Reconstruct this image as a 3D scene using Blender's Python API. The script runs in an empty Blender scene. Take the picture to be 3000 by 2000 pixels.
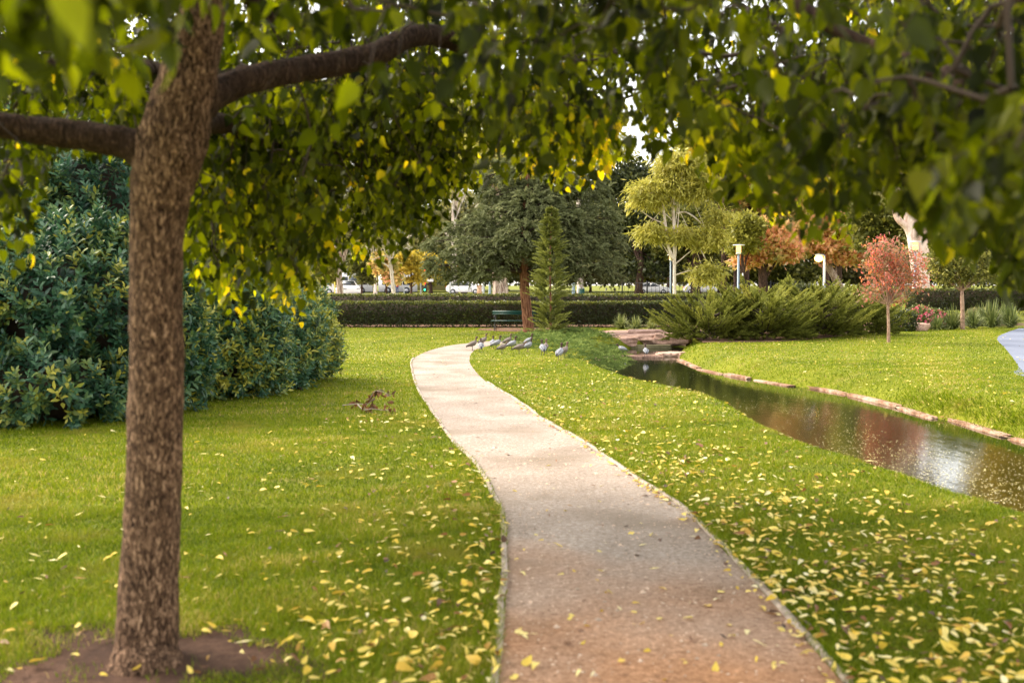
import bpy, math
import numpy as np
from mathutils import Vector, Matrix

# ---------------------------------------------------------------- camera, sky, sun, exposure
sc = bpy.context.scene
C = sc.collection
RNG = np.random.default_rng(11)
F, HOR, CZ = 2916.7, 855.0, 1.65
PITCH = math.atan((1000 - HOR) / F)
cam_d = bpy.data.cameras.new('camera')
cam = bpy.data.objects.new('camera', cam_d)
C.objects.link(cam)
cam.location = (0, 0, CZ)
cam.rotation_euler = (math.pi / 2 - PITCH, 0, 0)
cam_d.lens = 35.0
cam_d.sensor_width = 36.0
cam_d.clip_start = 0.1
cam_d.clip_end = 3000
cam_d.dof.use_dof = True
cam_d.dof.focus_distance = 36.0
cam_d.dof.aperture_fstop = 2.2
sc.camera = cam

SUN_EL, SUN_AZ = math.radians(44), math.radians(-64)   # azimuth measured from +Y towards +X
world = bpy.data.worlds.new('World')
sc.world = world
world.use_nodes = True
wn = world.node_tree
wn.nodes.clear()
sky = wn.nodes.new('ShaderNodeTexSky')
sky.sky_type = 'NISHITA'
sky.sun_disc = False
sky.sun_elevation = SUN_EL
sky.sun_rotation = SUN_AZ
sky.dust_density = 1.5
sky.air_density = 1.0
hs = wn.nodes.new('ShaderNodeHueSaturation')
hs.inputs['Saturation'].default_value = 0.25
bg = wn.nodes.new('ShaderNodeBackground')
bg.inputs['Strength'].default_value = 0.15
wo = wn.nodes.new('ShaderNodeOutputWorld')
wn.links.new(sky.outputs[0], hs.inputs['Color'])
wm = wn.nodes.new('ShaderNodeMix')
wm.data_type = 'RGBA'
wm.blend_type = 'MULTIPLY'
wm.inputs[0].default_value = 1.0
wm.inputs[7].default_value = (1.0, .94, .86, 1)
wn.links.new(hs.outputs[0], wm.inputs[6])
wn.links.new(wm.outputs[2], bg.inputs['Color'])
wn.links.new(bg.outputs[0], wo.inputs['Surface'])

sun_d = bpy.data.lights.new('sun', 'SUN')
sun_d.energy = 1.5
sun_d.angle = math.radians(28)
sun_d.color = (1.0, 0.86, 0.68)
sun = bpy.data.objects.new('sun', sun_d)
C.objects.link(sun)
sdir = Vector((math.sin(SUN_AZ) * math.cos(SUN_EL), math.cos(SUN_AZ) * math.cos(SUN_EL), math.sin(SUN_EL)))
sun.rotation_euler = (-sdir).to_track_quat('-Z', 'Y').to_euler()
sun.location = (-10, -10, 30)

sc.view_settings.view_transform = 'Standard'
sc.view_settings.look = 'None'
sc.view_settings.gamma = 1.0
sc.view_settings.exposure = 2.0
sc.cycles.use_denoising = True
sc.cycles.max_bounces = 7
sc.cycles.diffuse_bounces = 4
sc.cycles.glossy_bounces = 3
sc.cycles.transmission_bounces = 4
sc.cycles.sample_clamp_indirect = 6.0
sc.cycles.blur_glossy = 0.0

# ---------------------------------------------------------------- helpers
SP, CP = math.sin(PITCH), math.cos(PITCH)


def ray(px, py):
    x = (np.asarray(px, float) - 1500) / F
    y = (1000 - np.asarray(py, float)) / F
    return x, CP + y * SP, -SP + y * CP


def P(px, py, D):
    x, y, z = ray(px, py)
    s = np.asarray(D, float) / y
    return np.stack(np.broadcast_arrays(x * s, y * s, CZ + z * s), -1)


def G(px, py, z=0.0):
    x, y, dz = ray(px, py)
    s = (z - CZ) / dz
    return np.stack(np.broadcast_arrays(x * s, y * s, CZ + dz * s), -1)


def proj(p):
    p = np.asarray(p, float)
    q = p - np.array([0, 0, CZ])
    d = q[..., 1] * CP - q[..., 2] * SP
    u = q[..., 1] * SP + q[..., 2] * CP
    d = np.where(d < 0.01, 0.01, d)
    return 1500 + F * q[..., 0] / d, 1000 - F * u / d, d


def norm(a):
    return a / np.maximum(np.linalg.norm(a, axis=-1, keepdims=True), 1e-9)


def rdir(n):
    return norm(RNG.normal(size=(n, 3)))


class Geo:
    """collects vertices, faces, a per-vertex random value and a material slot per face"""

    def __init__(s):
        s.V, s.F, s.A, s.M, s.n = [], [], [], [], 0

    def add(s, V, Fs, rnd=0.5, m=0):
        V = np.asarray(V, float).reshape(-1, 3)
        for f in (Fs if isinstance(Fs, (list, tuple)) and len(Fs) and isinstance(Fs[0], np.ndarray) else [np.asarray(Fs)]):
            f = np.asarray(f)
            if f.size:
                s.F.append(f + s.n)
                s.M.append(np.full(len(f), m))
        s.V.append(V)
        s.A.append(np.broadcast_to(np.asarray(rnd, float), (len(V),)))
        s.n += len(V)
        return s

    def build(s, name, mats, parent=None, smooth=False, loc=None):
        me = bpy.data.meshes.new(name)
        V = np.concatenate(s.V)
        if loc is not None:
            V = V - np.asarray(loc, float)
        me.vertices.add(len(V))
        me.vertices.foreach_set('co', V.ravel())
        li = np.concatenate([f.ravel() for f in s.F])
        tot = np.concatenate([np.full(len(f), f.shape[1]) for f in s.F])
        st = np.concatenate([[0], np.cumsum(tot)[:-1]])
        me.loops.add(len(li))
        me.loops.foreach_set('vertex_index', li.astype(np.int32))
        me.polygons.add(len(tot))
        me.polygons.foreach_set('loop_start', st.astype(np.int32))
        if not isinstance(mats, (list, tuple)):
            mats = [mats]
        for m in mats:
            me.materials.append(m)
        me.polygons.foreach_set('material_index', np.concatenate(s.M).astype(np.int32))
        if smooth:
            me.polygons.foreach_set('use_smooth', np.ones(len(tot), bool))
        me.update(calc_edges=True)
        a = me.attributes.new('rnd', 'FLOAT', 'POINT')
        a.data.foreach_set('value', np.concatenate(s.A).astype(np.float32))
        o = bpy.data.objects.new(name, me)
        C.objects.link(o)
        if loc is not None:
            o.location = loc
        if parent is not None:
            o.parent = parent
            if loc is None:
                o.location = -Vector(parent.location)   # vertices are in world space
        return o


def tag(o, label=None, cat=None, group=None, kind=None):
    if label: o['label'] = label
    if cat: o['category'] = cat
    if group: o['group'] = group
    if kind: o['kind'] = kind
    return o


def thing(name, loc, label, cat, group=None):
    o = bpy.data.objects.new(name, None)
    C.objects.link(o)
    o.location = [float(v) for v in loc]
    o.empty_display_size = 0.2
    return tag(o, label, cat, group)


def copy_tree(o, parent=None):
    c = o.copy()
    C.objects.link(c)
    if parent is not None:
        c.parent = parent
    for ch in o.children:
        copy_tree(ch, c)
    return c


def tube(pts, rad, sides=8, cap=True, wob=0.0, flat=None):
    pts = np.asarray(pts, float)
    n = len(pts)
    rad = np.broadcast_to(np.asarray(rad, float), (n,))
    t = np.gradient(pts, axis=0)
    t = norm(t)
    up = np.array([0, 0, 1.0]) if abs(t[0][2]) < 0.9 else np.array([1.0, 0, 0])
    a = np.cross(t[0], up)
    a /= np.linalg.norm(a)
    V = []
    ang = np.linspace(0, 2 * np.pi, sides, endpoint=False)
    for i in range(n):
        a = a - t[i] * np.dot(a, t[i])
        a /= max(np.linalg.norm(a), 1e-9)
        b = np.cross(t[i], a)
        r = rad[i] * (1 + wob * np.sin(ang * 3 + i * 0.9) * 0.5 + wob * RNG.normal(size=sides) * 0.5)
        fb = 1.0 if flat is None else flat[i]
        V.append(pts[i] + np.outer(np.cos(ang) * r, a) + np.outer(np.sin(ang) * r * fb, b))
    V = np.concatenate(V)
    i = np.arange(n - 1)[:, None]
    j = np.arange(sides)[None]
    j2 = (j + 1) % sides
    Q = np.stack([i * sides + j, i * sides + j2, (i + 1) * sides + j2, (i + 1) * sides + j], -1).reshape(-1, 4)
    Fs = [Q]
    if cap:
        Fs += [np.arange(sides)[::-1][None].copy(), (np.arange(sides) + (n - 1) * sides)[None].copy()]
    return V, Fs


def smoothpts(pts, k=4):
    """Catmull-Rom resample of rows (any number of columns)"""
    p = np.asarray(pts, float)
    q = np.vstack([2 * p[0] - p[1], p, 2 * p[-1] - p[-2]])
    out = []
    for i in range(1, len(q) - 2):
        for t in np.linspace(0, 1, k, endpoint=False):
            a, b, c, d = q[i - 1], q[i], q[i + 1], q[i + 2]
            out.append(0.5 * ((2 * b) + (c - a) * t + (2 * a - 5 * b + 4 * c - d) * t * t + (3 * b - a - 3 * c + d) * t ** 3))
    out.append(p[-1])
    return np.array(out)


def box(c, s, rz=0.0, taper=1.0):
    c = np.asarray(c, float)
    hx, hy, hz_ = np.asarray(s, float) / 2
    V = np.array([[sx * hx * (taper if sz > 0 else 1), sy * hy * (taper if sz > 0 else 1), sz * hz_] for sz in (-1, 1) for sy in (-1, 1) for sx in (-1, 1)])
    ca, sa = math.cos(rz), math.sin(rz)
    V = np.stack([V[:, 0] * ca - V[:, 1] * sa, V[:, 0] * sa + V[:, 1] * ca, V[:, 2]], -1) + c
    Q = np.array([[0, 2, 3, 1], [4, 5, 7, 6], [0, 1, 5, 4], [2, 6, 7, 3], [0, 4, 6, 2], [1, 3, 7, 5]])
    return V, Q


def lathe(prof, c, sides=16):
    """prof rows (radius, z)"""
    prof = np.asarray(prof, float)
    ang = np.linspace(0, 2 * np.pi, sides, endpoint=False)
    V = np.concatenate([np.stack([np.cos(ang) * r, np.sin(ang) * r, np.full(sides, z)], -1) for r, z in prof]) + np.asarray(c, float)
    n = len(prof)
    i = np.arange(n - 1)[:, None]
    j = np.arange(sides)[None]
    j2 = (j + 1) % sides
    Q = np.stack([i * sides + j, i * sides + j2, (i + 1) * sides + j2, (i + 1) * sides + j], -1).reshape(-1, 4)
    return V, [Q, np.arange(sides)[::-1][None].copy(), (np.arange(sides) + (n - 1) * sides)[None].copy()]


def vnoise(p, scale, seed=0):
    """cheap smooth 3-D noise in about -1..1 from summed sines"""
    p = np.asarray(p, float) * scale
    r = np.random.default_rng(seed)
    o = np.zeros(p.shape[:-1])
    for k in range(7):
        d = r.normal(size=3)
        o += np.sin(p @ d * (1 + 0.35 * k) + r.uniform(0, 6.28)) / (1 + 0.35 * k)
    return o / 2.6


# leaf templates: x = width, y = length, z = normal
T_HEART = (np.array([[0, 0, 0], [0, .38, -.05], [0, .72, -.05], [0, 1.04, -.16],
                     [.30, .06, .06], [.39, .36, .05], [.21, .74, .0], [-.30, .06, .06], [-.39, .36, .05], [-.21, .74, .0]], float),
           [np.array([[0, 4, 5, 1], [1, 5, 6, 2], [0, 1, 8, 7], [1, 2, 9, 8]]), np.array([[2, 6, 3], [2, 3, 9]])])
T_LANCE = (np.array([[0, 0, 0], [.17, .42, .05], [.11, .78, .03], [0, 1, -.08], [0, .5, -.02], [-.17, .42, .05], [-.11, .78, .03]], float),
           [np.array([[0, 1, 2, 4], [4, 2, 3, 6], [0, 4, 6, 5]])])
T_DIAM = (np.array([[0, 0, 0], [.32, .45, .08], [0, 1, 0], [-.32, .45, .08]], float), [np.array([[0, 1, 2, 3]])])
T_SLIV = (np.array([[0, 0, 0], [.09, .4, .0], [0, 1, -.05], [-.09, .4, .0]], float), [np.array([[0, 1, 2, 3]])])
T_OVAL = (np.array([[0, 0, 0], [.30, .2, .03], [.32, .65, .05], [0, 1, .0], [-.32, .65, .05], [-.30, .2, .03]], float), [np.array([[0, 1, 2, 3], [0, 3, 4, 5]])])


def scatter(g, T, pos, axis, nrm, size, rnd, m=0, wide=1.0):
    tv, tf = T
    n = len(pos)
    if n == 0:
        return
    ax = norm(axis)
    x = norm(np.cross(ax, nrm))
    z = np.cross(x, ax)
    sz = np.broadcast_to(np.asarray(size, float), (n,))[:, None, None]
    V = pos[:, None] + sz * (tv[None, :, 0:1] * wide * x[:, None] + tv[None, :, 1:2] * ax[:, None] + tv[None, :, 2:3] * z[:, None])
    k = len(tv)
    off = (np.arange(n) * k)[:, None, None]
    g.add(V.reshape(-1, 3), [(f[None] + off).reshape(-1, f.shape[1]) for f in tf], np.repeat(np.broadcast_to(rnd, (n,)), k), m)


def plumes(g, base, d, length, K, rnd, droop=0.3, size=0.14, spread=0.75, T=T_SLIV, m=0, wide=1.0):
    """feathery sprays: N curved axes, K slivers each"""
    N = len(base)
    t = np.linspace(0.05, 1, K)[None, :, None]
    L = np.broadcast_to(length, (N,))[:, None, None]
    dd = norm(d)[:, None]
    down = np.array([0, 0, -1.0])
    pos = base[:, None] + dd * L * t + down * (droop * L * t * t)
    tan = norm(dd + down * (2 * droop * t))
    side = norm(np.cross(tan, np.array([0.01, 0.02, 1.0])))
    up = np.cross(side, tan)
    phi = RNG.uniform(0, 2 * np.pi, (N, K, 1))
    rad = side * np.cos(phi) + up * np.sin(phi) * 0.6
    ax = norm(tan + rad * spread * (1.1 - 0.6 * t))
    s = size * (1.15 - 0.65 * t) * RNG.uniform(.7, 1.3, (N, K, 1))
    rn = np.broadcast_to(rnd, (N,))[:, None] + RNG.uniform(-.12, .12, (N, K)) + 0.12 * (t[..., 0] - .5)
    scatter(g, T, pos.reshape(-1, 3), ax.reshape(-1, 3), rdir(N * K), s.reshape(-1), np.clip(rn, 0, 1).reshape(-1), m, wide)


def pip(x, y, poly):
    poly = np.asarray(poly)[:, :2]
    x = np.asarray(x, float); y = np.asarray(y, float)
    ins = np.zeros(x.shape, bool)
    x0, y0 = poly[-1]
    for x1, y1 in poly:
        c = ((y1 > y) != (y0 > y))
        if y1 != y0:
            ins ^= c & (x < (x0 - x1) * (y - y1) / (y0 - y1) + x1)
        x0, y0 = x1, y1
    return ins


def dist_line(x, y, line, closed=False):
    line = np.asarray(line)[:, :2]
    x = np.asarray(x, float); y = np.asarray(y, float)
    best = np.full(x.shape, 1e9)
    n = len(line)
    for i in range(n if closed else n - 1):
        a, b = line[i], line[(i + 1) % n]
        ab = b - a
        L = max(ab @ ab, 1e-9)
        t = np.clip(((x - a[0]) * ab[0] + (y - a[1]) * ab[1]) / L, 0, 1)
        best = np.minimum(best, np.hypot(x - a[0] - t * ab[0], y - a[1] - t * ab[1]))
    return best


# ---------------------------------------------------------------- materials
def newmat(name):
    m = bpy.data.materials.new(name)
    m.use_nodes = True
    nt = m.node_tree
    nt.nodes.clear()
    out = nt.nodes.new('ShaderNodeOutputMaterial')
    return m, nt, out


def N(nt, t, **kw):
    n = nt.nodes.new(t)
    for k, v in kw.items():
        if k in n.inputs:
            n.inputs[k].default_value = v
        else:
            setattr(n, k, v)
    return n


def ramp(nt, stops, interp='LINEAR'):
    r = nt.nodes.new('ShaderNodeValToRGB')
    r.color_ramp.interpolation = interp
    e = r.color_ramp.elements
    while len(e) > len(stops):
        e.remove(e[-1])
    while len(e) < len(stops):
        e.new(1)
    for i, (p, c) in enumerate(stops):
        e[i].position = p
        e[i].color = (*c, 1)
    return r


def plain(name, col, rough=0.6, metal=0.0, spec=0.5, var=0.15, scale=8.0, coat=0.0):
    m, nt, out = newmat(name)
    b = N(nt, 'ShaderNodeBsdfPrincipled', Roughness=rough, Metallic=metal)
    b.inputs['Specular IOR Level'].default_value = spec
    b.inputs['Coat Weight'].default_value = coat
    tc = N(nt, 'ShaderNodeTexCoord')
    no = N(nt, 'ShaderNodeTexNoise', Scale=scale, Detail=5.0)
    r = ramp(nt, [(0.25, [c * (1 - var) for c in col]), (0.75, [min(1, c * (1 + var)) for c in col])])
    nt.links.new(tc.outputs['Object'], no.inputs['Vector'])
    nt.links.new(no.outputs['Fac'], r.inputs[0])
    nt.links.new(r.outputs[0], b.inputs['Base Color'])
    nt.links.new(b.outputs[0], out.inputs[0])
    return m


def emit(name, col, st):
    m, nt, out = newmat(name)
    e = N(nt, 'ShaderNodeEmission', Strength=st)
    e.inputs[0].default_value = (*col, 1)
    nt.links.new(e.outputs[0], out.inputs[0])
    return m


def leafmat(name, stops, transl=0.35, rough=0.45, spec=0.4, tcol=None, patch=None):
    m, nt, out = newmat(name)
    at = N(nt, 'ShaderNodeAttribute', attribute_name='rnd')
    r = ramp(nt, stops)
    nt.links.new(at.outputs['Fac'], r.inputs[0])
    col = r.outputs[0]
    if patch:
        ge = N(nt, 'ShaderNodeNewGeometry')
        no = N(nt, 'ShaderNodeTexNoise', Scale=patch[0], Detail=3.0)
        rr = ramp(nt, [(patch[2], (0, 0, 0)), (patch[3], (1, 1, 1))])
        mx = N(nt, 'ShaderNodeMix', data_type='RGBA')
        nt.links.new(ge.outputs['Position'], no.inputs['Vector'])
        nt.links.new(no.outputs['Fac'], rr.inputs[0])
        nt.links.new(rr.outputs[0], mx.inputs[0])
        nt.links.new(col, mx.inputs[6])
        mx.inputs[7].default_value = (*patch[1], 1)
        col = mx.outputs[2]
    b = N(nt, 'ShaderNodeBsdfPrincipled', Roughness=rough)
    b.inputs['Specular IOR Level'].default_value = spec
    t = N(nt, 'ShaderNodeBsdfTranslucent')
    mi = N(nt, 'ShaderNodeMixShader')
    mi.inputs[0].default_value = transl
    nt.links.new(col, b.inputs['Base Color'])
    if tcol:
        mm = N(nt, 'ShaderNodeMix', data_type='RGBA', blend_type='MULTIPLY')
        mm.inputs[0].default_value = 1.0
        mm.inputs[7].default_value = (*tcol, 1)
        nt.links.new(col, mm.inputs[6])
        nt.links.new(mm.outputs[2], t.inputs[0])
    else:
        nt.links.new(col, t.inputs[0])
    nt.links.new(b.outputs[0], mi.inputs[1])
    nt.links.new(t.outputs[0], mi.inputs[2])
    nt.links.new(mi.outputs[0], out.inputs[0])
    return m


def barkmat(name, dark, mid, light, sc_=(16, 16, 3.2), bump=0.6, lo=.36, hi=.62):
    m, nt, out = newmat(name)
    tc = N(nt, 'ShaderNodeTexCoord')
    mp = N(nt, 'ShaderNodeMapping')
    mp.inputs['Scale'].default_value = sc_
    n1 = N(nt, 'ShaderNodeTexNoise', Scale=2.2, Detail=7.0, Roughness=.62, Distortion=1.1)
    n2 = N(nt, 'ShaderNodeTexNoise', Scale=0.5, Detail=3.0)
    r = ramp(nt, [(lo, dark), ((lo + hi) / 2, mid), (hi, light)])
    ov = N(nt, 'ShaderNodeMix', data_type='RGBA', blend_type='OVERLAY')
    ov.inputs[0].default_value = 0.5
    b = N(nt, 'ShaderNodeBsdfPrincipled', Roughness=.9)
    b.inputs['Specular IOR Level'].default_value = .15
    bu = N(nt, 'ShaderNodeBump', Strength=bump, Distance=0.03)
    L = nt.links.new
    L(tc.outputs['Object'], mp.inputs[0]); L(mp.outputs[0], n1.inputs['Vector']); L(mp.outputs[0], n2.inputs['Vector'])
    L(n1.outputs['Fac'], r.inputs[0]); L(r.outputs[0], ov.inputs[6]); L(n2.outputs['Fac'], ov.inputs[7])
    L(ov.outputs[2], b.inputs['Base Color']); L(n1.outputs['Fac'], bu.inputs['Height']); L(bu.outputs[0], b.inputs['Normal'])
    L(b.outputs[0], out.inputs[0])
    return m


def groundmat(name, stops, scales=(0.5, 30, 220), rough=.95, bump=0.5, mixw=(.45, .3, .25), dist=0.01, patch=None, ygrad=None):
    m, nt, out = newmat(name)
    ge = N(nt, 'ShaderNodeNewGeometry')
    L = nt.links.new
    acc = None
    for s, w in zip(scales, mixw):
        no = N(nt, 'ShaderNodeTexNoise', Scale=s, Detail=4.0)
        L(ge.outputs['Position'], no.inputs['Vector'])
        mu = N(nt, 'ShaderNodeMath', operation='MULTIPLY')
        mu.inputs[1].default_value = w
        L(no.outputs['Fac'], mu.inputs[0])
        if acc is None:
            acc = mu.outputs[0]
        else:
            ad = N(nt, 'ShaderNodeMath', operation='ADD')
            L(acc, ad.inputs[0]); L(mu.outputs[0], ad.inputs[1])
            acc = ad.outputs[0]
    r = ramp(nt, stops)
    L(acc, r.inputs[0])
    col = r.outputs[0]
    if patch:
        sc2, pc, a, bb = patch
        no = N(nt, 'ShaderNodeTexNoise', Scale=sc2, Detail=5.0)
        L(ge.outputs['Position'], no.inputs['Vector'])
        rr = ramp(nt, [(a, (0, 0, 0)), (bb, (1, 1, 1))])
        L(no.outputs['Fac'], rr.inputs[0])
        mx = N(nt, 'ShaderNodeMix', data_type='RGBA')
        L(rr.outputs[0], mx.inputs[0]); L(col, mx.inputs[6])
        mx.inputs[7].default_value = (*pc, 1)
        col = mx.outputs[2]
    if ygrad:
        y0, y1, yc = ygrad
        se = N(nt, 'ShaderNodeSeparateXYZ')
        L(ge.outputs['Position'], se.inputs[0])
        mr = N(nt, 'ShaderNodeMapRange')
        mr.inputs[1].default_value = y0; mr.inputs[2].default_value = y1
        no = N(nt, 'ShaderNodeTexNoise', Scale=0.9, Detail=4.0)
        L(ge.outputs['Position'], no.inputs['Vector'])
        ma = N(nt, 'ShaderNodeMath', operation='MULTIPLY_ADD')
        L(no.outputs['Fac'], ma.inputs[0]); ma.inputs[1].default_value = 5.0
        L(se.outputs[1], ma.inputs[2])
        L(ma.outputs[0], mr.inputs[0])
        mx = N(nt, 'ShaderNodeMix', data_type='RGBA', blend_type='MULTIPLY')
        mx.inputs[7].default_value = (*yc, 1)
        L(mr.outputs[0], mx.inputs[0]); L(col, mx.inputs[6])
        mx.clamp_result = False
        col = mx.outputs[2]
    b = N(nt, 'ShaderNodeBsdfPrincipled', Roughness=rough)
    b.inputs['Specular IOR Level'].default_value = .2
    bu = N(nt, 'ShaderNodeBump', Strength=bump, Distance=dist)
    L(acc, bu.inputs['Height']); L(bu.outputs[0], b.inputs['Normal'])
    L(col, b.inputs['Base Color']); L(b.outputs[0], out.inputs[0])
    return m


M_LAWN = groundmat('lawn', [(.36, (.085, .105, .005)), (.5, (.15, .17, .008)), (.64, (.23, .23, .02))], patch=(1.3, (.26, .20, .06), .60, .75))
M_GRAVEL = groundmat('gravel', [(.36, (.15, .115, .09)), (.46, (.29, .235, .19)), (.54, (.37, .31, .265)), (.66, (.60, .53, .47))],
                     scales=(1.2, 28, 110), mixw=(.22, .34, .44), bump=1.0, dist=.006, ygrad=(9.2, 5.6, (1.28, .76, .42)), patch=(.8, (.21, .165, .12), .52, .72))
M_SOIL = groundmat('soil', [(.35, (.035, .018, .012)), (.5, (.075, .040, .026)), (.68, (.16, .09, .06))], scales=(2, 20, 90), bump=1.0, dist=.03)
M_MULCH = groundmat('mulch', [(.35, (.06, .030, .018)), (.5, (.15, .08, .05)), (.66, (.36, .24, .16))], scales=(2, 14, 60), bump=1.0, dist=.03)
M_ASPHALT = groundmat('asphalt', [(.35, (.06, .06, .065)), (.65, (.12, .12, .13))], scales=(.5, 20, 200))
M_BLUEPATH = groundmat('blue_asphalt', [(.35, (.12, .14, .19)), (.65, (.22, .25, .33))], scales=(.5, 20, 200))
M_PAVE = groundmat('pavement', [(.35, (.42, .38, .36)), (.65, (.62, .58, .55))], scales=(.5, 10, 60))
M_KERB = plain('weathered_timber', (.42, .34, .28), .85, var=.4, scale=12)
M_ROCK = groundmat('sandstone', [(.33, (.14, .085, .07)), (.45, (.36, .22, .17)), (.55, (.55, .36, .28)), (.68, (.74, .56, .46))], scales=(.9, 5, 24), mixw=(.34, .36, .3), bump=1.0, dist=.08)
M_EDGE = groundmat('edge_stone', [(.35, (.09, .05, .03)), (.47, (.27, .15, .09)), (.6, (.50, .36, .27))], scales=(1.5, 7, 30), bump=1.0, dist=.05)
M_BARK = barkmat('brown_bark', (.026, .013, .008), (.19, .11, .068), (.66, .42, .27), (32, 32, 11), 1.0, .38, .68)
M_BARK_SHADED = barkmat('limb_bark_shaded', (.020, .012, .009), (.060, .035, .024), (.14, .085, .06), (30, 30, 8), .9, .36, .68)  # bark darkened: crown shade on the limbs is put into its colour
M_BARK2 = barkmat('red_bark', (.06, .022, .012), (.20, .085, .045), (.36, .18, .11), (10, 10, 1.2))
M_BARKG = barkmat('pale_gum_bark', (.45, .36, .30), (.66, .56, .49), (.82, .73, .66), (3, 3, 1.0), .2)
M_BARKP = barkmat('pink_gum_bark', (.55, .36, .30), (.74, .54, .46), (.85, .68, .60), (2, 2, .7), .2)
M_BARKS = barkmat('shaggy_bark', (.10, .06, .05), (.38, .27, .22), (.66, .55, .48), (5, 5, .7), .8)
M_BARKD = barkmat('dark_bark', (.02, .012, .009), (.06, .035, .025), (.13, .08, .06), (5, 5, 1))
M_TWIG = plain('dark_twig', (.045, .028, .018), .85)

L_CANOPY = leafmat('canopy_leaf', [(0, (.008, .012, .0008)), (.3, (.028, .038, .0012)), (.55, (.078, .092, .002)), (.75, (.22, .23, .006)), (.90, (.36, .33, .015)), (1, (.60, .42, .02))], transl=.70, rough=.40, spec=.3, tcol=(2.35, 2.4, .40))
L_LAUREL = leafmat('teal_leaf', [(0, (.012, .040, .024)), (.35, (.038, .115, .066)), (.6, (.085, .19, .095)), (.78, (.17, .25, .07)), (.92, (.34, .36, .06)), (1, (.50, .47, .07))], transl=.28, rough=.38, spec=.5)
L_HEDGE = leafmat('hedge_leaf', [(0, (.018, .026, .008)), (.5, (.055, .072, .016)), (.75, (.12, .14, .02)), (1, (.34, .34, .045))], transl=.25, rough=.38, spec=.5)
L_CONIF = leafmat('grey_conifer', [(0, (.060, .068, .026)), (.5, (.16, .18, .075)), (.85, (.27, .29, .13)), (1, (.38, .37, .17))], transl=.25, rough=.6, spec=.25)
L_YOUNGC = leafmat('young_cypress', [(0, (.070, .085, .016)), (.5, (.18, .20, .035)), (1, (.36, .37, .08))], transl=.3, rough=.55, spec=.3)
L_JUNI = leafmat('juniper', [(0, (.060, .072, .012)), (.45, (.19, .21, .035)), (.8, (.38, .38, .075)), (1, (.45, .41, .09))], transl=.3, rough=.6, spec=.12)
L_COVER = leafmat('ground_juniper', [(0, (.05, .08, .02)), (.5, (.13, .19, .045)), (1, (.30, .36, .09))], transl=.3, rough=.7, spec=.08)
L_RED = leafmat('red_leaf', [(0, (.16, .15, .05)), (.35, (.34, .24, .12)), (.6, (.55, .24, .17)), (.8, (.72, .16, .15)), (1, (.85, .30, .10))], transl=.45)
L_ORANGE = leafmat('orange_leaf', [(0, (.24, .24, .06)), (.35, (.60, .50, .13)), (.6, (.88, .56, .24)), (.85, (.92, .42, .30)), (1, (.92, .60, .30))], transl=.45)
L_YELLOW = leafmat('yellow_leaf', [(0, (.25, .22, .03)), (.5, (.60, .45, .05)), (1, (.85, .60, .08))], transl=.4)
L_GUM = leafmat('yellow_green_gum', [(0, (.16, .16, .02)), (.5, (.42, .40, .07)), (1, (.70, .62, .14))], transl=.4)
L_GREYG = leafmat('grey_gum', [(0, (.08, .08, .03)), (.5, (.22, .21, .08)), (1, (.44, .40, .17))], transl=.35)
L_DARK = leafmat('dark_evergreen', [(0, (.022, .032, .013)), (.5, (.075, .09, .028)), (.9, (.17, .18, .045)), (1, (.32, .28, .06))], transl=.25)
L_MID = leafmat('mid_green', [(0, (.05, .06, .014)), (.5, (.18, .19, .04)), (1, (.44, .40, .08))], transl=.35)
L_GRASS = leafmat('grass_blade', [(0, (.070, .115, .003)), (.4, (.165, .235, .005)), (.75, (.29, .34, .010)), (.93, (.43, .40, .04)), (1, (.60, .46, .17))], transl=.4, rough=.5, spec=.2, patch=(1.1, (.33, .30, .04), .56, .76))
L_STRAP = leafmat('strap_leaf', [(0, (.05, .075, .02)), (.5, (.13, .17, .045)), (1, (.34, .36, .12))], transl=.3)
L_FALLEN = leafmat('fallen_leaf', [(0, (.06, .03, .015)), (.12, (.28, .12, .04)), (.22, (.62, .38, .06)), (.5, (.82, .60, .07)), (.8, (.88, .74, .22)), (1, (.90, .82, .50))], transl=.2, rough=.5)
L_PETAL = leafmat('petal', [(0, (.75, .08, .16)), (.5, (.85, .18, .28)), (1, (.9, .40, .42))], transl=.3)
L_PETALW = leafmat('white_petal', [(0, (.75, .72, .6)), (1, (.9, .88, .8))], transl=.3)
M_WHITE = plain('white_paint', (.80, .80, .80), .25, coat=.6, var=.03)
M_GLASSD = plain('dark_glass', (.03, .04, .05), .08, spec=.8, var=.1)
M_TYRE = plain('tyre', (.02, .02, .02), .8)
M_RIM = plain('rim', (.5, .5, .52), .3, metal=.8)
M_IRON = plain('black_iron', (.015, .017, .02), .4, var=.2)
M_GREENP = plain('green_paint', (.004, .052, .042), .35, var=.15)
M_POLE = plain('blue_grey_paint', (.20, .27, .33), .4, var=.08)
M_POLEG = plain('galvanised', (.32, .34, .34), .5, var=.1)
M_BRICKY = plain('terracotta', (.62, .38, .26), .85)
M_CREAM = plain('cream_render', (.72, .62, .50), .9, var=.06, scale=1.5)
M_REDL = emit('red_lens', (1, .04, .03), 1.2)
M_GREENL = emit('green_lens', (.05, 1, .4), 1.5)
M_LAMP = emit('lamp_glow', (1.0, .50, .15), .9)
M_LAMPHOT = emit('lamp_hot', (1.0, .40, .05), 9.0)
M_YEL = plain('yellow_paint', (.8, .55, .05), .5)

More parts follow.
